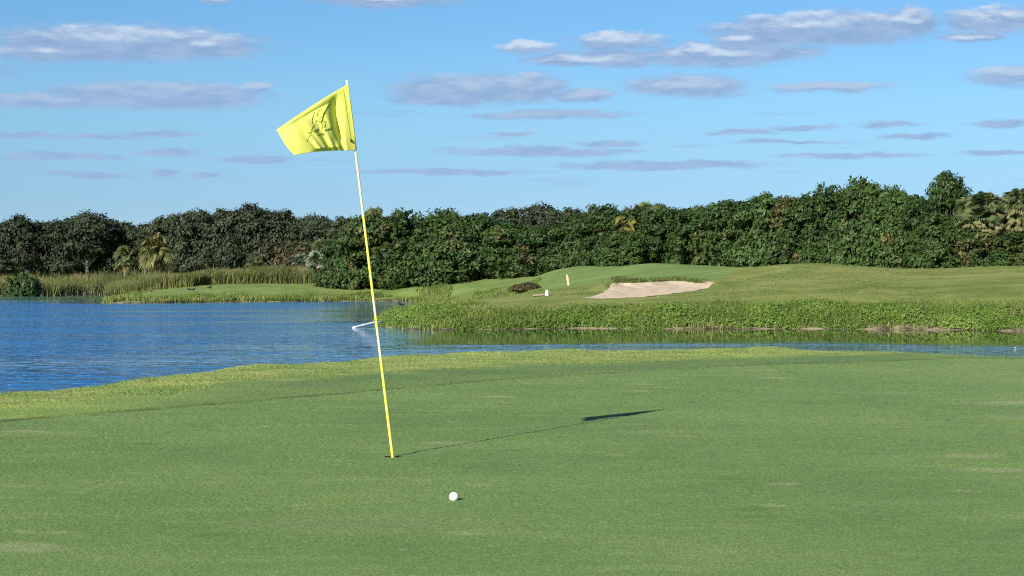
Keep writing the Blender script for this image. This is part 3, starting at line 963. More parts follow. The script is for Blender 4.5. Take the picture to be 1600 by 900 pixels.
def build_trees():
    rnd = random.Random(4)
    oaks = [proto_oak(11 + i) for i in range(4)]
    G = 'dark live oaks across the lake'
    front = [(-25, 347, 52, 402, 'dark live oak cut by the left edge of the photo'),
             (30, 337, 46, 402, 'dark live oak above the green shrub at the lake edge'),
             (82, 345, 42, 408, 'lower dark live oak second from the left edge'),
             (134, 334, 50, 402, 'rounded dark live oak left of the small cabbage palm'),
             (184, 344, 42, 408, 'dark live oak directly behind the small cabbage palm'),
             (226, 351, 34, 404, 'lowest dark live oak in the dip left of the big cabbage palm'),
             (264, 337, 38, 396, 'dark live oak with a thin crown right of the big cabbage palm'),
             (304, 331, 46, 392, 'dark live oak rising left of the tallest oaks'),
             (346, 326, 48, 386, 'tall broad live oak left of the tallest one'),
             (392, 319, 46, 382, 'tallest live oak of the far wood behind the feather palm'),
             (440, 329, 46, 380, 'live oak behind the olive shrub at the end of the reeds'),
             (486, 338, 42, 375, 'live oak behind the pale cabbage palms'),
             (535, 338, 42, 368, 'live oak showing past the left end of the green thicket')]
    for i, (px, yt, hw, D, lab) in enumerate(front):
        sz = top_scale(px, D, yt, 13.6)
        sx = hw / F * D / 6.6 * 1.12
        plant_tree('live_oak', oaks[i % 4], px, D, (sx, sx, sz), lab, 'tree', G, rnd.uniform(-0.6, 0.6))
    back = [(-55, 352), (0, 349), (58, 351), (108, 346), (160, 346), (205, 352), (245, 353), (285, 343), (326, 337), (370, 331), (418, 333), (464, 341), (510, 344), (560, 342)]
    for i, (px, yt) in enumerate(back):
        D = 424
        sz = top_scale(px, D, yt, 13.6, 3.6)
        plant_tree('live_oak', oaks[(i * 3 + 1) % 4], px, D, (1.15, 1.1, sz), 'back row live oak of the far wood, only its top showing between others', 'tree', 'back row of the far wood', rnd.uniform(2.2, 4.0), 3.6)
    for i, (px, yt, lab) in enumerate([(795, 326, 'grey far oak rising behind the thicket, left one of three together'), (842, 321, 'grey far oak rising behind the thicket, the tallest of three together'),
                                       (890, 324, 'grey far oak rising behind the thicket, right one of three together'), (700, 333, 'grey far oak just topping the left half of the thicket'),
                                       (1085, 323, 'grey far oak top showing over the thicket behind the bunker')]):
        D = 345
        sz = top_scale(px, D, yt, 13.6)
        plant_tree('live_oak', oaks[(i + 2) % 4], px, D, (0.88, 0.9, sz), lab, 'tree', 'grey oaks behind the thicket', rnd.uniform(-0.5, 0.5))
    dense = [proto_dense(31 + i, M_MANG if i % 3 else M_MANG_B) for i in range(6)]
    G = 'dense green thicket trees beyond the fairway'
    spec = [(533, 366, 32, 256, 'lowest bushy tree at the left end of the green thicket'),
            (576, 337, 46, 256, 'bushy thicket tree just left of the flagstick'),
            (632, 331, 48, 254, 'bushy thicket tree just right of the flagstick'),
            (690, 331, 50, 250, 'bushy thicket tree above the sunlit fairway, third right of the flagstick'),
            (748, 334, 48, 246, 'bushy thicket tree left of the two low ones'),
            (803, 350, 44, 240, 'low bushy thicket tree beneath the grey oaks, left of the two'),
            (852, 354, 42, 232, 'low bushy thicket tree beneath the grey oaks, right of the two'),
            (897, 338, 40, 225, 'bushy thicket tree right behind the pale marker post'),
            (944, 319, 38, 216, 'thicket tree with spiky top left of the yellow palm'),
            (990, 327, 42, 210, 'thicket tree round the yellow palm'),
            (974, 363, 36, 204.5, 'low bushy thicket tree hiding the stem of the yellow palm'),
            (1040, 325, 44, 206, 'thicket tree behind the highest bump of the bunker mound'),
            (1092, 324, 44, 201, 'thicket tree above the right end of the sand bunker'),
            (1142, 314, 44, 196, 'thicket tree above the dip between the two mounds'),
            (1192, 305, 45, 192, 'thicket tree left of centre on the right hand mound'),
            (1244, 305, 45, 188, 'thicket tree behind the crest of the right hand mound'),
            (1298, 292, 42, 186, 'taller thicket tree with notched top, left of its twin'),
            (1345, 283, 44, 184, 'second tallest thicket tree, dark round crown'),
            (1392, 296, 40, 180, 'thicket tree falling away to the right of the second tallest'),
            (1432, 309, 38, 177, 'thicket tree in the gap left of the tallest one'),
            (1486, 270, 34, 182, 'tallest thicket tree standing above the rest near the palms'),
            (1470, 335, 40, 168, 'low bushy thicket tree in front of the tallest one'),
            (1528, 352, 38, 166, 'low bushy thicket tree at the foot of the brown palms'),
            (1590, 362, 42, 164, 'low bushy thicket tree cut by the right edge of the photo')]
    for i, (px, yt, hw, D, lab) in enumerate(spec):
        sz = top_scale(px, D, yt, 8.9, 0.3)
        sx = hw / F * D / 4.6 * 1.22
        plant_tree('thicket_tree', dense[(i * 5 + i // 6) % 6], px, D, (sx, sx, sz), lab, 'tree', G, rnd.uniform(-0.7, 0.7), 0.3)
    for i in range(21):
        px = 560 + i * 52
        D = float(np.interp(px, [500, 900, 1200, 1600], [268, 238, 205, 180]))
        yt = float(np.interp(px, [s[0] for s in spec[:20] if s[0] != 974] + [1500, 1700], [s[1] for s in spec[:20] if s[0] != 974] + [300, 300])) + 6
        sz = top_scale(px, D, yt, 8.9, 0.3)
        plant_tree('thicket_tree', dense[(i * 7 + 3) % 6], px, D, (1.05, 1.05, sz), 'dense green thicket tree of the back row, only bits showing between those in front', 'tree', 'back row of the thicket', rnd.uniform(2, 4.2), 0.3)
    # palms
    pa = proto_fan_palm(61, 4.2, 1.9)
    pb = proto_fan_palm(62, 4.8, 2.7, mat=M_GOLD, n=90, dead=14, droop=0.9)
    pc = proto_fan_palm(63, 7.8, 1.5, mat=M_OLDPALM, n=80, dead=230, low=-0.5, droop=0.8, skirt=4.4, sel=(-1.5, -0.7), smat=M_OLDSKIRT, sr=1.1)
    pd = proto_fan_palm(64, 3.4, 2.0, n=40, dead=10)
    pe = proto_fan_palm(65, 2.0, 1.9, mat=M_PALE, n=34, dead=8, low=-0.2)
    py_ = proto_fan_palm(66, 5.2, 1.5, mat=M_YPALM, n=34, dead=0, low=-1.3, droop=1.0)
    plant_tree('cabbage_palm', pa, 195, 372, (1.0, 1.0, top_scale(195, 372, 386, 5.6)), 'small cabbage palm with bare grey trunk in front of the dark oaks', 'palm', 'cabbage palms across the lake')
    plant_tree('cabbage_palm', pb, 244, 366, (1.1, 1.1, top_scale(244, 366, 367, 6.8)), 'big shaggy cabbage palm with golden fronds above the reeds', 'palm', 'cabbage palms across the lake', 0.4)
    pf = proto_feather_palm(67)
    plant_tree('feather_palm', pf, 400, 290, (1.0, 1.0, top_scale(400, 290, 391, 3.0)), 'low dark feather palm with arching fronds behind the reeds', 'palm')
    plant_tree('cabbage_palm', pd, 507, 276, (1.0, 1.0, top_scale(507, 276, 375, 5.0)), 'green cabbage palm leaning on the left end of the thicket', 'palm', 'cabbage palms by the thicket')
    plant_tree('cabbage_palm', pe, 470, 284, (0.9, 0.9, top_scale(470, 284, 397, 3.6)), 'small grey green cabbage palm left of the pale one', 'palm', 'cabbage palms by the thicket', 1.0)
    plant_tree('cabbage_palm', pe, 497, 271, (1.0, 1.0, top_scale(497, 271, 395, 3.5)), 'pale bleached cabbage palm at the end of the reeds', 'palm', 'cabbage palms by the thicket', 2.4)
    py_['trunk'].materials[0] = M_BARK
    plant_tree('cabbage_palm', py_, 975, 208.0, (0.95, 0.95, top_scale(975, 208.0, 341, 6.0)), 'yellow drooping palm head poking out of the thicket', 'palm')
    for px, D, yt, rz, lab in ((1524, 171, 296, 0.3, 'brown skirted cabbage palm nearest the tallest thicket tree'), (1552, 167.5, 290, 1.7, 'brown skirted cabbage palm second to the right of the tallest thicket tree'),
                               (1580, 168.5, 285, 4.1, 'brown skirted cabbage palm with the highest head at the right'), (1608, 167, 290, 5.2, 'brown skirted cabbage palm cut by the right edge'), (1540, 166, 315, 2.5, 'lowest brown skirted cabbage palm, in front of the others')):
        plant_tree('cabbage_palm', pc, px, D, (1.0, 1.0, top_scale(px, D, yt, 9.8)), lab, 'palm', 'brown cabbage palms at the right', rz)
    for px, D, yt, rz, lab in ((585, 262, 329, 0.2, 'palm fronds topping the thicket just right of the flagstick'), (1002, 222, 322, 0.9, 'green palm head topping the thicket, left of a pair behind the bunker'), (1026, 228, 324, 2.2, 'green palm head topping the thicket, right of a pair behind the bunker')):
        plant_tree('cabbage_palm', pa, px, D, (1.0, 1.0, top_scale(px, D, yt, 5.6)), lab, 'palm', 'palm heads over the thicket', rz)
    # shrubs
    ol = [proto_dense(71, M_OLIVE, 2.6, 3.6), proto_dense(72, M_MANG, 2.2, 2.6), proto_dense(73, M_BROWN, 2.6, 3.6)]
    plant_tree('shrub', ol[0], 428, 300, (1.1, 1.1, top_scale(428, 300, 391, 3.5)), 'olive brown shrub right of the feather palm', 'shrub', 'olive shrubs behind the reeds')
    plant_tree('shrub', ol[0], 458, 296, (1.0, 1.0, top_scale(458, 296, 389, 3.5)), 'olive brown shrub left of the pale palms', 'shrub', 'olive shrubs behind the reeds', 2.0)
    plant_tree('shrub', ol[1], 34, 322, (1.0, 0.9, top_scale(34, 322, 438, 2.6, 0.2)), 'dark green shrub at the lake edge on the far left', 'shrub', None, 0.5, 0.2)
    for px, D, yt, s, lab in ((822, 158, 452, 0.40, 'low brownish bush on the slope left of the stub post'),):
        plant_tree('shrub', ol[2], px, D, (s, s, max(0.2, top_scale(px, D, yt, 3.5))), lab, 'shrub', None, rnd.uniform(0, 3))


build_trees()


# ------------------------------------------------------------------ stuff on the banks
def blades(x, y, z, hgt, w, lean, rng, tint):
    """curved three-step blades"""
    n = len(x)
    a = rng.uniform(0, np.pi, n)
    wv = np.stack([np.cos(a) * w, np.sin(a) * w, np.zeros(n)], 1)
    b = np.stack([x, y, z], 1)
    l = rng.normal(size=(n, 2)) * lean[:, None] * hgt[:, None]
    m = b + np.stack([l[:, 0] * 0.3, l[:, 1] * 0.3, hgt * 0.6], 1)
    t = b + np.stack([l[:, 0], l[:, 1], hgt], 1)
    V = np.stack([b - wv, b + wv, m + wv * 0.8, m - wv * 0.8, t], 1).reshape(-1, 3)
    i = np.arange(n)[:, None] * 5
    return V, i + np.array([0, 1, 2, 3]), i + np.array([3, 2, 4]), np.repeat(tint, 5)


def build_banks():
    rng = np.random.default_rng(8)
    # reeds: patches along the far shore
    xs, ys, hs = [], [], []

    def belt(p0, p1, width, n, h0, h1):
        t = rng.random(n)
        p0, p1 = np.array(p0, float), np.array(p1, float)
        d = p1 - p0
        nn = np.array([-d[1], d[0]]) / np.linalg.norm(d)
        o = rng.random(n) * width
        p = p0 + d * t[:, None] + nn * o[:, None]
        xs.append(p[:, 0])
        ys.append(p[:, 1])
        hs.append((h0 + (h1 - h0) * t) * 0.76 * rng.uniform(0.62, 1.10, n) * (1 + 0.14 * vnoise(p[:, 0] * 0.35, p[:, 1] * 0.35, 61) + 0.12 * vnoise(p[:, 0] * 1.3, p[:, 1] * 0.8, 64)))
    belt((-66, 344), (-104, 318), -7, 21000, 3.9, 3.5)
    belt((-66, 352), (-110, 330), -8, 9000, 4.6, 4.2)
    belt((-73, 340), (-66, 308), -7, 9000, 3.9, 3.6)
    belt((-66, 308), (-57, 268), -6, 13000, 3.6, 2.8)
    belt((-57, 268), (-44, 262), -5, 14000, 2.7, 2.7)
    belt((-56, 266), (-29, 270), 5, 24000, 2.5, 2.9)
    belt((-48, 269), (-27.5, 272), 6, 18000, 2.9, 3.3)
    x, y, h = np.concatenate(xs), np.concatenate(ys), np.concatenate(hs)
    sd = sd_poly(x, y, SHORE)
    ok = (sd > -1.2)
    x, y, h = x[ok], y[ok], h[ok]
    dens = vnoise(x * 0.28, y * 0.2, 62)
    ok = rng.random(len(x)) < 0.62 + 0.45 * dens
    x, y, h, dens = x[ok], y[ok], h[ok], dens[ok]
    z = np.maximum(far_z(x, y), ZW - 0.3)
    n = len(x)
    V, q, t, ti = blades(x, y, z, h, rng.uniform(0.03, 0.075, n), rng.uniform(0.05, 0.40, n), rng, np.clip(0.5 + 0.4 * vnoise(x * 0.35, y * 0.2, 63) + rng.normal(0, 0.2, n), 0, 1))
    tag(obj('reeds', mesh_np('reeds', V, [q, t], M_REED, {'tint': ti})), 'belt of tall tawny reeds along the far lake shore', 'reeds', kind='stuff')

    # leafy ground cover on the near face of the far bank, grown as overlapping clumps
    n = 120000
    X = rng.uniform(-9.2, 46, n)
    Y = rng.uniform(93.5, 112, n)
    sd = sd_poly(X, Y, SHORE)
    px = 800 + X / Y * F

    def bump(a, b, w=8.0):
        return sstep(a - w, a + w, px) * sstep(b + w, b - w, px)
    bare = 0.8 * bump(640, 712) + 1.0 * bump(1040, 1130, 14) + 0.7 * bump(1365, 1475, 12) + 0.8 * bump(1565, 1700, 12)
    lo = 0.25 + bare * (0.7 + 0.5 * vnoise(X * 1.1, Y, 71))
    inner = 4.2 + 0.9 * vnoise(X * 0.35, Y * 0.35, 72) + 6.0 * sstep(700, 590, px)
    ok = (sd > lo) & (sd < inner)
    k = np.flatnonzero(ok)[:9500]
    X, Y, sd, lo, inner, px = [a[k] for a in (X, Y, sd, lo, inner, px)]
    z0 = far_z(X, Y, sd)
    patch = vnoise(X * 0.55, Y * 0.55, 73)
    lift = (0.04 + 0.24 * rng.random(len(X)) + 0.34 * np.clip(patch, -0.6, 1)) * sstep(0, 0.9, sd - lo + 0.25) * sstep(0.0, 1.3, inner - sd + 0.15)
    m = 58
    C = np.stack([X, Y, z0 + lift], 1)
    o = rng.normal(size=(len(X), m, 3)) * 0.5
    o[:, :, 2] = np.abs(o[:, :, 2]) * 0.9 - 0.25
    cr = rng.uniform(0.16, 0.34, len(X))[:, None, None]
    P = (C[:, None, :] + o * cr).reshape(-1, 3)
    Nn = (o * 1.0 + np.array([0, -0.25, 0.55]) + rng.normal(size=o.shape) * 0.4).reshape(-1, 3)
    tint = np.clip(np.repeat(0.45 + 0.28 * patch + rng.normal(0, 0.16, len(X)), m) + rng.normal(0, 0.12, len(P)), 0, 1)
    V, q, t = leaf_quads(P, Nn, rng.uniform(0.035, 0.095, len(P)), rng, 0.42, tint)
    bag = Bag()
    bag.add(V, q, None, t)
    tag(obj('bank_leaves', bag.mesh('bank_leaves', M_BANK, False)), 'bright green leafy cover on the bank across the narrow water', 'ground cover', kind='stuff')

    # stems, roots and grasses at the waterline and a fringe on all the other banks, the bunker lip and the rough
    bx, by, bh, bl = [], [], [], []

    def scatter(n, x0, x1, y0, y1, cond, h0, h1, lean=0.3):
        X = rng.uniform(x0, x1, n)
        Y = rng.uniform(y0, y1, n)
        s = sd_poly(X, Y, SHORE)
        k = cond(X, Y, s)
        X, Y = X[k], Y[k]
        bx.append(X)
        by.append(Y)
        bh.append(rng.uniform(h0, h1, len(X)))
        bl.append(np.full(len(X), lean))
    scatter(60000, -9.3, 60, 93, 109, lambda X, Y, s: (s > 0.0) & (s < 1.2) & (vnoise(X * 0.7, Y * 0.7, 81) > -0.1), 0.08, 0.36, 0.5)
    scatter(200000, -9.3, 48, 93, 112, lambda X, Y, s: (s > 0.6) & (s < 6.5 + vnoise(X * 0.4, Y * 0.4, 87) * 2), 0.15, 0.50, 0.45)
    scatter(90000, -53, -8, 205, 245, lambda X, Y, s: (s > 0.1) & (s < 5.5 + 2 * vnoise(X * 0.3, Y * 0.3, 82)) & (vnoise(X * 0.35, Y * 0.35, 83) > -0.45), 0.2, 0.75, 0.3)
    scatter(26000, -11, 3, 112, 232, lambda X, Y, s: (s > 0.2) & (s < 4 + 3 * vnoise(X * 0.3, Y * 0.2, 84)), 0.08, 0.30, 0.4)
    scatter(40000, -4, 12, 140, 200, lambda X, Y, s: (vnoise(X * 0.3, Y * 0.15, 85) > -0.35) & (800 + X / Y * F < 845), 0.08, 0.35, 0.4)
    X, Y = np.concatenate(bx), np.concatenate(by)
    h, l = np.concatenate(bh), np.concatenate(bl)
    z = far_z(X, Y) - 0.02
    n = len(X)
    V, q, t, ti = blades(X, Y, z, h, rng.uniform(0.012, 0.03, n) * (1 + (Y > 150) * 0.9), l, rng, np.clip(0.5 + 0.35 * vnoise(X * 0.4, Y * 0.25, 86) + rng.normal(0, 0.2, n), 0, 1))
    mfr = foliage('bank_grass_blades', (0.075, 0.125, 0.022), (0.235, 0.285, 0.075), accent=(0.28, 0.23, 0.11), acc_amt=0.4, transl=0.25, nscale=0.5)
    tag(obj('bank_grass', mesh_np('bank_grass', V, [q, t], mfr, {'tint': ti})), 'rough grass fringing the far banks of the lake', 'grass', kind='stuff')

    # short tufts through the rough on the mounds
    n = 110000
    X, Y = rng.uniform(0, 48, n), rng.uniform(101, 146, n)
    px = 800 + X / Y * F
    k = (vnoise(X * 0.25, Y * 0.2, 88) + 0.6 * vnoise(X * 0.9, Y * 0.6, 89) > 0.0) & (px > 850) & (sd_poly(X, Y, BUNK) < -0.4) & (Y < np.interp(px, [850, 890, 960, 1060, 1140, 1190], [146, 137, 132, 131, 140, 170]))
    X, Y = X[k], Y[k]
    n = len(X)
    V, q, t, ti = blades(X, Y, far_z(X, Y) - 0.01, rng.uniform(0.02, 0.07, n), rng.uniform(0.012, 0.028, n), np.full(n, 0.9), rng, np.clip(0.5 + 0.35 * vnoise(X * 0.3, Y * 0.25, 90) + rng.normal(0, 0.2, n), 0, 1))
    mtu = foliage('rough_tuft_blades', (0.11, 0.15, 0.040), (0.25, 0.275, 0.09), accent=(0.30, 0.27, 0.11), acc_amt=0.2, transl=0.3, nscale=0.3)
    tag(obj('rough_tufts', mesh_np('rough_tufts', V, [q, t], mtu, {'tint': ti})), 'uneven tufts of rough on the mounds round the bunker', 'grass', kind='stuff')

    # tufts over the lip of the bunker
    m = len(BUNK)
    lip = BUNK[3:12]
    n = 5200
    s = rng.random(n) * (len(lip) - 1)
    i = s.astype(int)
    f = (s - i)[:, None]
    p = lip[i] * (1 - f) + lip[i + 1] * f
    p = p + np.stack([rng.normal(0, 0.25, n), np.abs(rng.normal(0.35, 0.5, n))], 1)
    k = (vnoise(p[:, 0] * 0.9, p[:, 1] * 0.6, 91) > -0.35) & (rng.random(n) < np.interp(s, [0, 1.5, 5, 8], [1, 1, 0.55, 0.3]))
    p = p[k]
    n = len(p)
    z = far_z(p[:, 0], p[:, 1])
    hh = rng.uniform(0.08, 0.24, n) * np.where(800 + p[:, 0] / p[:, 1] * F < 978, 1.7, 1.0)
    V, q, t, ti = blades(p[:, 0], p[:, 1], z, hh, rng.uniform(0.012, 0.028, n), np.full(n, 0.5), rng, np.clip(rng.normal(0.35, 0.25, n), 0, 1))
    tag(obj('lip_grass', mesh_np('lip_grass', V, [q, t], mfr, {'tint': ti})), 'ragged grass hanging over the upper lip of the sand bunker', 'grass', kind='stuff')

    # floating plants near the far left shore
    n = 2600
    X = rng.uniform(-92, -52, n)
    Y = rng.uniform(236, 330, n)
    k = (sd_poly(X, Y, SHORE) < -0.5) & (vnoise(X * 0.12, Y * 0.10, 95) > 0.05)
    X, Y = X[k], Y[k]
    n = len(X)
    Nn = np.stack([rng.normal(0, 0.08, n), rng.normal(0, 0.08, n), np.ones(n)], 1)
    V, q, t = leaf_quads(np.stack([X, Y, np.full(n, ZW + 0.03)], 1), Nn, rng.uniform(0.15, 0.5, n), rng, 0.8, rng.random(n))
    tag(obj('floating_plants', mesh_np('floating_plants', V, q, M_BANK, {'tint': t})), 'floating plants in streaks off the far left shore', 'water plants', kind='stuff')


build_banks()


# ------------------------------------------------------------------ flag, cup and ball
M_CLOTH = None


def mat_cloth():
    m, N, out = material('yellow_cloth')
    tc = N.n('TexCoord').outputs['Object']
    f = N.noise(tc, 60, 3)
    c = N.mix(f, (0.70, 0.72, 0.14), (0.76, 0.78, 0.17))
    p = N.n('BsdfPrincipled', ins={'Base Color': c, 'Roughness': 0.75, 'Specular IOR Level': 0.15})
    tr = N.n('BsdfTranslucent', ins={'Color': c})
    mx = N.n('MixShader', ins={0: 0.18})
    N.set(mx, 1, p.outputs[0])
    N.set(mx, 2, tr.outputs[0])
    N.set(out, 'Surface', mx)
    return m


def mat_pole():
    m, N, out = material('striped_pole')
    z = N.n('SeparateXYZ', ins={0: N.n('TexCoord').outputs['Object']}).outputs[2]
    f = N.math('DIVIDE', z, 2.4)
    r = N.n('ValToRGB', ins={0: f})
    cr = r.color_ramp
    cr.interpolation = 'CONSTANT'
    Y, W, O = (0.74, 0.66, 0.11, 1), (0.58, 0.57, 0.36, 1), (0.66, 0.50, 0.28, 1)

    def s(py):
        return ((715 - py) / 267.0) / 2.4
    stops = [(0, Y), (s(560), W), (s(515), Y), (s(496), O), (s(489), W), (s(472), O), (s(467), Y), (s(339), O), (s(336), W), (s(286), O), (s(279), W), (s(268), O), (s(258), W)]
    cr.elements[0].position, cr.elements[0].color = stops[0]
    cr.elements[1].position, cr.elements[1].color = stops[1]
    for p, c in stops[2:]:
        e = cr.elements.new(p)
        e.color = c
    p = N.n('BsdfPrincipled', ins={'Base Color': r.outputs[0], 'Roughness': 0.35, 'Specular IOR Level': 0.4})
    N.set(out, 'Surface', p)
    return m


def build_flag():
    base = HOLE.copy()
    root = empty('golf_flag', tuple(base))
    tag(root, 'yellow golf flag on a leaning yellow and white striped pole in the cup', 'golf flag')
    rel = Vector(base)
    D0 = base[1]

    def P(px, py, dd=0.0):
        return Vector(at(px, py, D0 - dd)) - rel
    foot = P(614, 718) + Vector((0.0, 0, -0.09))
    top = P(542.3, 128.5)
    b = Bag()
    ax = top - P(614, 718)
    pts = [np.array(P(614, 718) + ax * t) for t in np.linspace(-0.04, 1, 24)]
    b.tube(pts, np.linspace(0.0088, 0.0062, 24), 14)
    obj('pole', b.mesh('pole', mat_pole()), root)
    # white knob on the tip
    bm = bmesh.new()
    bmesh.ops.create_uvsphere(bm, u_segments=14, v_segments=10, radius=0.0085)
    bmesh.ops.translate(bm, verts=bm.verts, vec=top + Vector((-0.001, 0, 0.004)))
    obj('tip_knob', bm_mesh('tip_knob', bm, plain('white_plastic', (0.8, 0.8, 0.78), 0.4)), root)

    # cloth
    global M_CLOTH
    M_CLOTH = mat_cloth()
    hoist = [(541.5, 133), (545.5, 158), (549.5, 186), (553, 212), (555.5, 234.5)]         # v from top to bottom
    topc = [(541.5, 133), (515, 148), (490, 164), (462, 182), (432, 203)]                  # u along the top edge
    botc = [(555.5, 234.5), (530, 235.0), (505, 236.5), (485, 237.8), (461, 242.5)]
    fly = [(432, 203), (438, 213), (444, 223), (452, 234), (461, 242.5)]

    def cur(tab, t):
        k = np.linspace(0, 1, len(tab))
        # smooth interpolation through the points
        x = np.array([p[0] for p in tab], float)
        y = np.array([p[1] for p in tab], float)
        c = np.polyfit(k, x, 3), np.polyfit(k, y, 3)
        w0, w1 = x[0] - np.polyval(c[0], 0), x[-1] - np.polyval(c[0], 1)
        h0, h1 = y[0] - np.polyval(c[1], 0), y[-1] - np.polyval(c[1], 1)
        return np.polyval(c[0], t) + w0 * (1 - t) + w1 * t, np.polyval(c[1], t) + h0 * (1 - t) + h1 * t

    def surf(u, v):
        u = np.asarray(u, float)
        v = np.asarray(v, float)
        tx, ty = cur(topc, u)
        bx, by = cur(botc, u)
        hx, hy = cur(hoist, v)
        fx, fy = cur(fly, v)
        c00, c10, c01, c11 = topc[0], topc[-1], botc[0], botc[-1]
        X = (1 - v) * tx + v * bx + (1 - u) * hx + u * fx - ((1 - u) * (1 - v) * c00[0] + u * (1 - v) * c10[0] + (1 - u) * v * c01[0] + u * v * c11[0])
        Y = (1 - v) * ty + v * by + (1 - u) * hy + u * fy - ((1 - u) * (1 - v) * c00[1] + u * (1 - v) * c10[1] + (1 - u) * v * c01[1] + u * v * c11[1])
        # depth: fly end comes towards the camera, with folds fanning down from the top of the hoist
        dep = u ** 1.1 * (0.30 + 0.17 * v)
        env = sstep(0.06, 0.24, u) * sstep(0.80, 0.50, u)
        ph = (u * (0.55 + 0.45 * v) - 0.0) * 2 * np.pi
        fold = 0.011 * np.sin(ph * 9.5 + 1.2 * v) * v ** 1.1 + 0.020 * np.sin(ph * 4.3 + 0.6) * (0.15 + 0.85 * v)
        dep = dep + env * fold
        dep = dep - 0.045 * np.exp(-((u - 0.19 - 0.05 * v) / 0.065) ** 2) * sstep(0.02, 0.25, v) * sstep(1.05, 0.6, v)  # deep crease beside the hoist
        dep = dep - 0.012 * np.exp(-((v - 0.14) / 0.05) ** 2) * sstep(0.15, 0.4, u)                  # crease below the top hem
        dep = dep + 0.016 * np.sin((u - 0.75) * 14 + 3 * v) * sstep(0.62, 0.85, u) * sstep(0.75, 0.2, v)
        dep = dep - 0.03 * sstep(0.90, 1.0, v) * sstep(0.12, 0.3, u) * sstep(0.75, 0.5, u)           # bottom hem turned under
        dep = dep + 0.009 * (1 - u)
        return X, Y, dep

    nu, nv = 150, 80
    U, Vv = np.meshgrid(np.linspace(0, 1, nu), np.linspace(0, 1, nv))
    X, Y, dep = surf(U.ravel(), Vv.ravel())
    Dd = D0 - dep
    W = np.stack([(X - 800) / F * Dd, Dd, ZC + (HZ - Y) / F * Dd], 1) - base
    i = np.arange(nu * nv).reshape(nv, nu)
    q = np.stack([i[:-1, :-1], i[1:, :-1], i[1:, 1:], i[:-1, 1:]], -1).reshape(-1, 4)
    flag = obj('flag', mesh_np('flag', W, q, M_CLOTH, None, True), root)
    so = flag.modifiers.new('thickness', 'SOLIDIFY')
    so.thickness = 0.0012
    so.offset = 0

    # inverse lookup: photo point on the cloth -> 3-D point just proud of it
    G = np.stack([X, Y], 1)

    def on_cloth(px, py, lift=0.0035):
        d = (G[:, 0] - px) ** 2 + (G[:, 1] - py) ** 2
        k = np.argsort(d)[:4]
        wgt = 1 / (d[k] + 0.02)
        dd = (dep[k] * wgt).sum() / wgt.sum() + lift
        Dz = D0 - dd
        return np.array([(px - 800) / F * Dz, Dz, ZC + (HZ - py) / F * Dz]) - base

    def Z(pts):
        return [(470 + x / 9.48, 150 + y / 9.48) for x, y in pts]
    strokes = [  # the printed crest: crown of scribbled foliage over a line of lettering
        (Z([(420, 70), (408, 130), (385, 175), (360, 225), (345, 270), (325, 310), (318, 350), (300, 385), (270, 385), (250, 365)]), 0.0021),
        (Z([(385, 175), (420, 155), (460, 130)]), 0.0016),
        (Z([(360, 225), (330, 260), (335, 290), (310, 320)]), 0.0022),
        (Z([(205, 240), (180, 300), (163, 350), (170, 400), (198, 435)]), 0.0016),
        (Z([(240, 290), (250, 240), (280, 210), (320, 190)]), 0.0014),
        (Z([(260, 370), (230, 360), (215, 395), (230, 430), (262, 440)]), 0.0016),
        (Z([(198, 435), (165, 475), (155, 515), (190, 520), (225, 500), (262, 490), (260, 455)]), 0.0018),
        (Z([(262, 490), (230, 512), (200, 515)]), 0.0026),
        (Z([(105, 545), (130, 550), (155, 530)]), 0.0020),
        (Z([(300, 400), (320, 440), (318, 480), (300, 520)]), 0.0012),
        (Z([(340, 370), (372, 375), (362, 430), (345, 470)]), 0.0012),
        (Z([(240, 560), (250, 590), (270, 560), (285, 580), (310, 540), (325, 575), (345, 545), (340, 590)]), 0.0016),
        (Z([(355, 520), (375, 490), (395, 512), (405, 475), (425, 505), (440, 455), (455, 500)]), 0.0024),
        (Z([(195, 530), (215, 545), (240, 535), (262, 545)]), 0.0014),
        (Z([(155, 575), (120, 600), (98, 640), (95, 680)]), 0.0011)]
    e = Bag()
    for pts, r in strokes:
        k = np.linspace(0, 1, len(pts))
        t = np.linspace(0, 1, len(pts) * 4)
        px = np.interp(t, k, [p[0] for p in pts])
        py = np.interp(t, k, [p[1] for p in pts])
        e.tube([on_cloth(a, b_) for a, b_ in zip(px, py)], np.full(len(t), r * 0.75), 5)
    ink = plain('dark_green_ink', (0.15, 0.18, 0.035), 0.8, 0.05)
    obj('crest_print', e.mesh('crest_print', ink), flag)
    # stitching line of the hoist hem and the fixing screw
    h = Bag()
    line = [(536.5, 141), (539.5, 158), (542.5, 180), (546, 202), (548, 217)]
    t = np.linspace(0, 1, 22)
    k = np.linspace(0, 1, 5)
    h.tube([on_cloth(a, b_, 0.0015) for a, b_ in zip(np.interp(t, k, [p[0] for p in line]), np.interp(t, k, [p[1] for p in line]))], np.full(22, 0.0012), 5)
    obj('hem_stitching', h.mesh('hem_stitching', plain('olive_thread', (0.24, 0.25, 0.03), 0.9, 0.05)), flag)
    bm = bmesh.new()
    bmesh.ops.create_cone(bm, cap_ends=True, segments=12, radius1=0.0085, radius2=0.006, depth=0.008)
    bmesh.ops.scale(bm, vec=(0.75, 1.25, 1), verts=bm.verts)
    bmesh.ops.rotate(bm, cent=(0, 0, 0), matrix=Matrix.Rotation(math.pi / 2, 3, 'X'), verts=bm.verts)
    bmesh.ops.translate(bm, verts=bm.verts, vec=Vector(on_cloth(548.6, 219.5, 0.008)))
    obj('fixing_screw', bm_mesh('fixing_screw', bm, plain('black_screw', (0.015, 0.018, 0.012), 0.5), False), flag)
    # sleeve round the pole
    s = Bag()
    sp = [np.array(P(px, py)) for px, py in ((541.9, 132.5), (545.3, 158), (549.0, 186), (552.2, 211), (554.8, 234.0))]
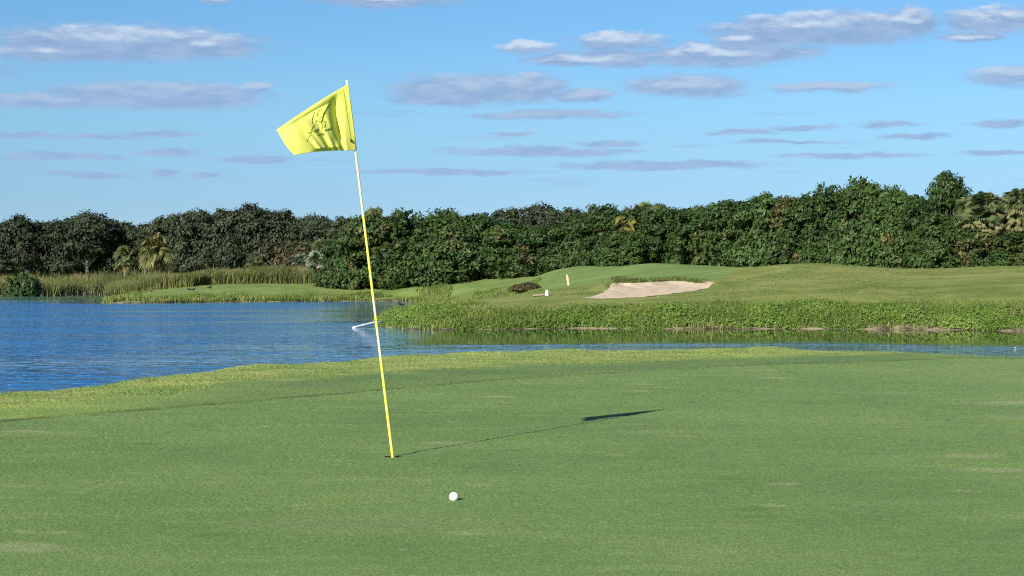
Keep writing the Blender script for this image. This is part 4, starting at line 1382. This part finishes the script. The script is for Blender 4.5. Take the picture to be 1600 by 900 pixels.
    s.tube(sp, [0.0105] * 5, 12)
    obj('sleeve', s.mesh('sleeve', M_CLOTH), flag)

    # cup sunk in the green
    bm = bmesh.new()
    n = 48
    prof = [(0.0541, 0.0), (0.0541, -0.026), (0.0525, -0.026), (0.0525, -0.125), (0.0, -0.125)]
    prev = None
    for r, z in prof:
        ring = [bm.verts.new((r * math.cos(2 * math.pi * j / n), r * math.sin(2 * math.pi * j / n), z)) for j in range(n)] if r > 0 else [bm.verts.new((0, 0, z))]
        if prev:
            for j in range(n):
                k2 = (j + 1) % n
                if len(ring) > 1:
                    bm.faces.new((prev[j], prev[k2], ring[k2], ring[j]))
                else:
                    bm.faces.new((prev[j], prev[k2], ring[0]))
        prev = ring
    cup = obj('golf_cup', bm_mesh('golf_cup', bm, plain('cup_soil', (0.040, 0.045, 0.020), 0.9, 0.1, var=0.4, scale=60)))
    cup.location = (HOLE[0], HOLE[1], near_z(np.array([HOLE[0]]), np.array([HOLE[1]]))[0])
    tag(cup, 'round golf hole in the green at the foot of the flag pole', 'golf hole')


build_flag()


def build_ball():
    R = 0.02135 * 1.04
    D = ZC * F / (783.0 - HZ)
    x = gx(709.0, D)
    bm = bmesh.new()
    bmesh.ops.create_icosphere(bm, subdivisions=6, radius=1.0)
    n = 336
    i = np.arange(n) + 0.5
    ph = np.arccos(1 - 2 * i / n)
    th = np.pi * (1 + 5 ** 0.5) * i
    C = np.stack([np.cos(th) * np.sin(ph), np.sin(th) * np.sin(ph), np.cos(ph)], 1)
    V = np.array([v.co[:] for v in bm.verts])
    best = np.full(len(V), 10.0)
    for a in range(0, n, 48):
        d = np.arccos(np.clip(V @ C[a:a + 48].T, -1, 1)).min(1)
        best = np.minimum(best, d)
    r = R * (1 - 0.014 * sstep(0.085, 0.0, best))
    for v, k in zip(bm.verts, r):
        v.co *= k
    o = obj('golf_ball', bm_mesh('golf_ball', bm, plain('white_urethane', (0.82, 0.82, 0.80), 0.3, 0.5, var=0.02)))
    o.location = (x, D, near_z(np.array([x]), np.array([D]))[0] + R - 0.001)
    tag(o, 'white golf ball lying on the green short of the hole', 'golf ball')


build_ball()


# ------------------------------------------------------------------ small things on the far shore
def bevel_box(bm, sx, sy, sz, loc, bev):
    r = bmesh.ops.create_cube(bm, size=1.0)
    bmesh.ops.scale(bm, vec=(sx, sy, sz), verts=r['verts'])
    bmesh.ops.translate(bm, vec=loc, verts=r['verts'])
    ed = list({e for v in r['verts'] for e in v.link_edges})
    bmesh.ops.bevel(bm, geom=ed, offset=bev, segments=2, affect='EDGES')


def bird(label, px, py, D, size, dirx, tall, group=None, water=False):
    """standing dark bird: one continuous body lofted from bill to tail, with legs"""
    x = gx(px, D)
    z = ZW if water else float(far_z(np.array([x]), np.array([D]))[0])
    b = Bag()
    leg = 0.32 * tall
    P = [(0.62, 0, 0.86 + tall * 0.42), (0.50, 0, 0.88 + tall * 0.42), (0.42, 0, 0.90 + tall * 0.42), (0.33, 0, 0.89 + tall * 0.40), (0.27, 0, 0.78 + tall * 0.28), (0.29, 0, 0.66 + tall * 0.12),
         (0.22, 0, 0.55), (0.05, 0, 0.47), (-0.15, 0, 0.43), (-0.35, 0, 0.40), (-0.55, 0, 0.36), (-0.72, 0, 0.33)]
    R = [0.008, 0.025, 0.055, 0.065, 0.045, 0.055, 0.13, 0.18, 0.17, 0.12, 0.06, 0.02]
    P = [np.array([p[0] * dirx, p[1], p[2] + leg - 0.25]) * size for p in P]
    b.tube(P, np.array(R) * size, 10)
    for s in (-0.06, 0.06):
        b.tube([np.array([0.02 * dirx, s, 0.10 + leg]) * size, np.array([0.0, s, 0.05 + leg * 0.5]) * size, np.array([0.03 * dirx, s, -0.05]) * size], np.array([0.03, 0.02, 0.018]) * size, 6)
        b.tube([np.array([0.0, s, 0.01]) * size, np.array([0.12 * dirx, s * 1.4, 0.0]) * size], np.array([0.02, 0.01]) * size, 5)
    o = obj('bird', b.mesh('bird', plain('dark_feathers', (0.022, 0.022, 0.020), 0.7, 0.15)))
    o.location = (x, D, z)
    tag(o, label, 'bird', group)
    return o


def build_small():
    # marker post
    x, y, z = hit(888.3, 446, 124)
    root = empty('marker_post', (x, y, z - 0.02))
    root.rotation_euler = (0.0, math.radians(-8), 0)
    tag(root, 'pale leaning marker post standing on the mown slope left of the bunker', 'post')
    s = y / F
    bm = bmesh.new()
    bevel_box(bm, 3.3 * s, 3.3 * s, 17.5 * s, (0, 0, 8.5 * s), 0.012)
    obj('post', bm_mesh('post', bm, plain('pale_paint', (0.52, 0.36, 0.27), 0.6), False), root)
    for zz in (0.10, 0.5):
        bm = bmesh.new()
        bevel_box(bm, 3.6 * s, 3.6 * s, 1.7 * s, (0, 0, 17.5 * s * zz), 0.006)
        obj('band', bm_mesh('band', bm, plain('yellow_paint', (0.56, 0.44, 0.20), 0.6), False), root)
    # stub post with cap
    x, y, z = hit(854.8, 462.3, 112)
    s = y / F
    root = empty('stub_post', (x, y, z - 0.03))
    tag(root, 'short thick white stub post beside a strip of bare sand', 'post')
    bm = bmesh.new()
    bmesh.ops.create_cone(bm, cap_ends=True, segments=18, radius1=2.9 * s, radius2=2.7 * s, depth=7.6 * s)
    bmesh.ops.translate(bm, verts=bm.verts, vec=(0, 0, 3.9 * s))
    obj('post', bm_mesh('post', bm, plain('white_pvc', (0.74, 0.70, 0.62), 0.5), False), root)
    bm = bmesh.new()
    bmesh.ops.create_uvsphere(bm, u_segments=16, v_segments=10, radius=2.3 * s)
    bmesh.ops.translate(bm, verts=bm.verts, vec=(-0.2 * s, 0, 8.0 * s))
    obj('cap', bm_mesh('cap', bm, plain('cap_yellow', (0.75, 0.70, 0.42), 0.5)), root)
    # strip of bare sand beside the stub
    V, n = [], 26
    for i in range(n):
        t = i / (n - 1)
        px = 833 + t * 20
        for sd_, py in ((0, 463.6 - 1.2 * t), (1, 461.6 - 1.3 * t)):
            xx, yy, zz = hit(px, py + 0.25 * math.sin(i * 2.1 + sd_ * 2), 110)
            V.append((xx, yy, zz + 0.05))
    q = [(2 * i, 2 * i + 2, 2 * i + 3, 2 * i + 1) for i in range(n - 1)]
    tag(obj('bare_sand', mesh_np('bare_sand', np.array(V), np.array(q), M_SAND)), 'strip of bare sand by the stub post', kind='structure')
    # white drain pipe off the tip of the far bank
    b = Bag()
    a = at(551, 512.0, 101.5)
    e = at(583, 504.2, 102.6)
    a[2] = ZW - 0.02
    path = [a + (e - a) * t for t in np.linspace(0, 1, 8)]
    path.append(e + np.array([0.55, 0.35, 0.05]))
    b.tube(path, [0.062] * 9, 14)
    root = empty('drain_pipe', tuple(a))
    tag(root, 'white plastic pipe sloping from the bank tip into the water', 'pipe')
    me = b.mesh('pipe', plain('white_pipe', (0.66, 0.66, 0.64), 0.5), True)
    me.transform(Matrix.Translation(-Vector(a)))
    obj('pipe', me, root)
    c = Bag()
    p0, p1 = a + (e - a) * 0.52, a + (e - a) * 0.58
    c.tube([p0, p1], [0.070, 0.070], 14)
    me = c.mesh('collar', plain('grey_collar', (0.6, 0.6, 0.58), 0.5), True)
    me.transform(Matrix.Translation(-Vector(a)))
    obj('pipe_collar', me, root)
    # float on the narrow water
    D = H * F / (543.5 - HZ)
    bm = bmesh.new()
    bmesh.ops.create_uvsphere(bm, u_segments=16, v_segments=10, radius=0.019)
    bmesh.ops.scale(bm, vec=(1.3, 1, 0.8), verts=bm.verts)
    o = obj('float', bm_mesh('float', bm, plain('white_float', (0.8, 0.8, 0.8), 0.4)))
    o.location = (gx(1586, D), D, ZW + 0.02)
    tag(o, 'tiny white float on the narrow water at the right edge', 'float')
    # birds
    bird('black bird standing at the waterline below the bank tip', 627, 517, 101.2, 0.42, -1, 0.5)
    bird('dark bird standing on the far side of the bank tip', 625.5, 477, 188, 0.8, -1, 0.9)
    x, y, z = hit(296, 455, 215)
    G = 'dark birds on the far grass'
    bird('dark bird on the far grass, left one of a pair side by side', 295.5, 455, y, 0.7, -1, 0.5, G)
    bird('dark bird on the far grass, right one of a pair side by side', 302.5, 455, y, 0.7, 1, 0.5, G)
    bird('lone dark bird on the far grass right of the pair', 328.5, 453.5, y + 4, 0.75, 1, 0.7, G)


build_small()


# ------------------------------------------------------------------ sky, sun, camera
CLOUDS = [  # photo column, row, half width, half height
    (195, 74, 210, 27), (75, 92, 110, 14), (330, 74, 70, 20), (245, 155, 175, 22), (70, 166, 110, 13), (400, 141, 32, 7),
    (250, 215, 62, 5), (45, 220, 52, 5), (160, 220, 70, 4), (90, 250, 98, 7), (265, 244, 52, 6), (402, 251, 58, 7),
    (145, 278, 76, 5), (255, 274, 26, 5), (322, 276, 28, 3.5), (600, -2, 125, 13), (345, 2, 28, 9),
    (740, 140, 138, 23), (825, 138, 62, 22), (700, 155, 95, 9), (820, 75, 48, 10), (965, 66, 74, 17), (930, 93, 108, 13), (1090, 78, 45, 14), (1130, 88, 150, 18), (1285, 50, 178, 27), (1170, 62, 60, 17),
    (1420, 45, 46, 22), (1550, 45, 75, 21), (1525, 70, 55, 8), (1072, 137, 98, 18), (1295, 140, 98, 8), (1590, 130, 75, 16),
    (855, 180, 130, 8), (915, 150, 55, 10), (845, 237, 155, 8), (950, 225, 52, 5), (1040, 259, 175, 8),
    (1155, 209, 62, 5), (1265, 203, 62, 4), (1395, 199, 52, 5), (1230, 225, 85, 4), (1425, 218, 62, 5), (1335, 246, 115, 5), (1560, 201, 48, 6), (1565, 245, 62, 5),
    (700, 270, 155, 5), (800, 209, 38, 4),
    (-180, 120, 180, 24), (-320, 210, 140, 10), (1800, 90, 160, 26), (1850, 190, 120, 10)]


def cloud_group():
    g = bpy.data.node_groups.new('cloud_field', 'ShaderNodeTree')
    g.interface.new_socket('P', in_out='INPUT', socket_type='NodeSocketVector')
    g.interface.new_socket('Density', in_out='OUTPUT', socket_type='NodeSocketFloat')
    gi = g.nodes.new('NodeGroupInput')
    go = g.nodes.new('NodeGroupOutput')
    N = NT(g)
    P = gi.outputs[0]
    # azimuth/elevation in units of 1/2800 rad; warp, finer vertically
    n1 = N.n('TexNoise', ins={'Vector': N.scaled(P, 0.014, 0.040, 1), 'Scale': 1.0, 'Detail': 5.0, 'Roughness': 0.6})
    w = N.n('VectorMath', operation='SUBTRACT', ins={0: n1.outputs['Color'], 1: (0.5, 0.5, 0.5)}).outputs[0]
    w = N.n('VectorMath', operation='MULTIPLY', ins={0: w, 1: (60, 22, 0)}).outputs[0]
    Q = N.n('VectorMath', operation='ADD', ins={0: P, 1: w}).outputs[0]
    Q = N.n('VectorMath', operation='MULTIPLY', ins={0: Q, 1: (1, 1, 0)}).outputs[0]
    cur = None
    for px, py, a, b in CLOUDS:
        u = math.atan((px - 800) / F) * F
        v = math.atan((HZ - py) / F) * F
        a, b = a * 1.12, b * 1.2
        mp = N.n('VectorMath', operation='MULTIPLY_ADD', ins={0: Q, 1: (1 / a, 1 / b, 0), 2: (-u / a, -v / b, 0)})
        ln = N.n('VectorMath', operation='LENGTH', ins={0: mp.outputs[0]}).outputs['Value']
        # thin small clouds stay thinner
        k = min(1.0, 0.45 + b / 26.0)
        d = N.math('MULTIPLY', N.math('SUBTRACT', 1.0, ln), k)
        cur = d if cur is None else N.math('SMOOTH_MAX', cur, d, 0.12)
    n2 = N.noise(N.scaled(P, 0.022, 0.075, 1, (3, 7, 0)), 1.0, 6, 0.62)
    dens = N.math('ADD', cur, N.math('MULTIPLY', N.math('SUBTRACT', n2, 0.5), 0.75))
    g.links.new(dens, go.inputs[0])
    return g


def build_world():
    w = bpy.data.worlds.new('World')
    SC.world = w
    w.use_nodes = True
    t = w.node_tree
    bg = t.nodes['Background']
    N = NT(t)
    sky = N.n('TexSky', sky_type='NISHITA')
    sky.sun_disc = False
    sky.sun_elevation = SUN_EL
    sky.sun_rotation = SUN_AZ
    sky.altitude = 0
    sky.air_density = 0.5
    sky.dust_density = 0.0
    sky.ozone_density = 3.0
    d = N.n('TexCoord').outputs['Generated']
    s = N.n('SeparateXYZ', ins={0: d})
    az = N.math('MULTIPLY', N.math('ARCTAN2', s.outputs[0], s.outputs[1]), F)
    el = N.math('MULTIPLY', N.math('ARCSINE', s.outputs[2]), F)
    P = N.n('CombineXYZ', ins={0: az, 1: el}).outputs[0]
    g = cloud_group()

    def field(vec):
        nd = t.nodes.new('ShaderNodeGroup')
        nd.node_tree = g
        t.links.new(vec, nd.inputs[0])
        return nd.outputs[0]
    f0 = field(P)
    f1 = field(N.n('VectorMath', operation='ADD', ins={0: P, 1: (-3, 9, 0)}).outputs[0])
    wisp = N.noise(N.scaled(P, 0.0042, 0.055, 1, (11, 5, 0)), 1.0, 5, 0.6)
    wisp = N.math('MULTIPLY', N.math('MULTIPLY', N.ramp(wisp, 0.56, 0.74), 0.55), N.math('MULTIPLY', N.ramp(el, 60, 150), N.ramp(el, 330, 220)))
    alpha = N.math('MAXIMUM', N.ramp(f0, -0.10, 0.42), wisp)
    lit = N.ramp(N.math('SUBTRACT', f0, f1), 0.05, 0.60)
    big = N.ramp(el, 500, 760)       # the far low streaks stay grey
    litb = N.math('MULTIPLY', lit, N.math('MULTIPLY', N.ramp(el, 215, 420), N.ramp(f0, -0.02, 0.20)))
    k = 1.0 / (SKYS * 2 ** EXPO)
    base = N.mix(N.ramp(el, 120, 420), (0.300 * k, 0.465 * k, 0.740 * k), (0.275 * k, 0.415 * k, 0.660 * k))
    base = N.mix(N.math('MULTIPLY', N.ramp(N.noise(N.scaled(P, 0.02, 0.06, 1), 1.0, 4, 0.6), 0.35, 0.65), 0.6), base, (0.41 * k, 0.54 * k, 0.76 * k))
    cl = N.mix(litb, base, (0.68 * k, 0.79 * k, 0.92 * k))
    tint = N.mix(N.ramp(el, 20, 520), (0.67, 0.70, 0.69), (1.02, 1.36, 1.27))
    mid = N.math('MULTIPLY', N.ramp(el, 90, 240), N.ramp(el, 430, 260))
    tint = N.mix(mid, tint, N.mix(1.0, tint, (1.17, 1.12, 1.01), 'MULTIPLY'))
    grade = N.mix(1.0, sky.outputs[0], tint, 'MULTIPLY')
    out = N.mix(N.math('MULTIPLY', alpha, 0.92), grade, cl)
    N.set(bg, 'Color', out)
    bg.inputs[1].default_value = SKYS
    w.cycles.sampling_method = 'MANUAL'
    w.cycles.sample_map_resolution = 512


build_world()

sun = bpy.data.lights.new('sun', 'SUN')
sun.energy = 4.6
sun.angle = math.radians(0.53)
sun.color = (1.0, 0.93, 0.82)
so = bpy.data.objects.new('sun', sun)
link(so)
sd_ = Vector((math.sin(SUN_AZ) * math.cos(SUN_EL), math.cos(SUN_AZ) * math.cos(SUN_EL), math.sin(SUN_EL)))
so.rotation_euler = sd_.to_track_quat('Z', 'Y').to_euler()
so.location = (-20, -30, 40)

cam = bpy.data.cameras.new('camera')
cam.sensor_width = 36.0
cam.lens = F / 1600 * 36.0
cam.shift_y = -(450 - HZ) / 1600
cam.clip_start = 0.1
cam.clip_end = 6000
co = bpy.data.objects.new('camera', cam)
link(co)
co.location = (0, 0, ZC)
co.rotation_euler = (math.pi / 2, 0, 0)
SC.camera = co

SC.view_settings.view_transform = 'Standard'
SC.view_settings.look = 'None'
SC.view_settings.exposure = EXPO
SC.view_settings.gamma = 1.0
SC.view_settings.use_curve_mapping = False
SC.cycles.pixel_filter_type = 'BLACKMAN_HARRIS'
SC.cycles.filter_width = 1.1
SC.cycles.max_bounces = 6
SC.cycles.transparent_max_bounces = 4
SC.cycles.use_denoising = False
SC.cycles.sample_clamp_indirect = 8
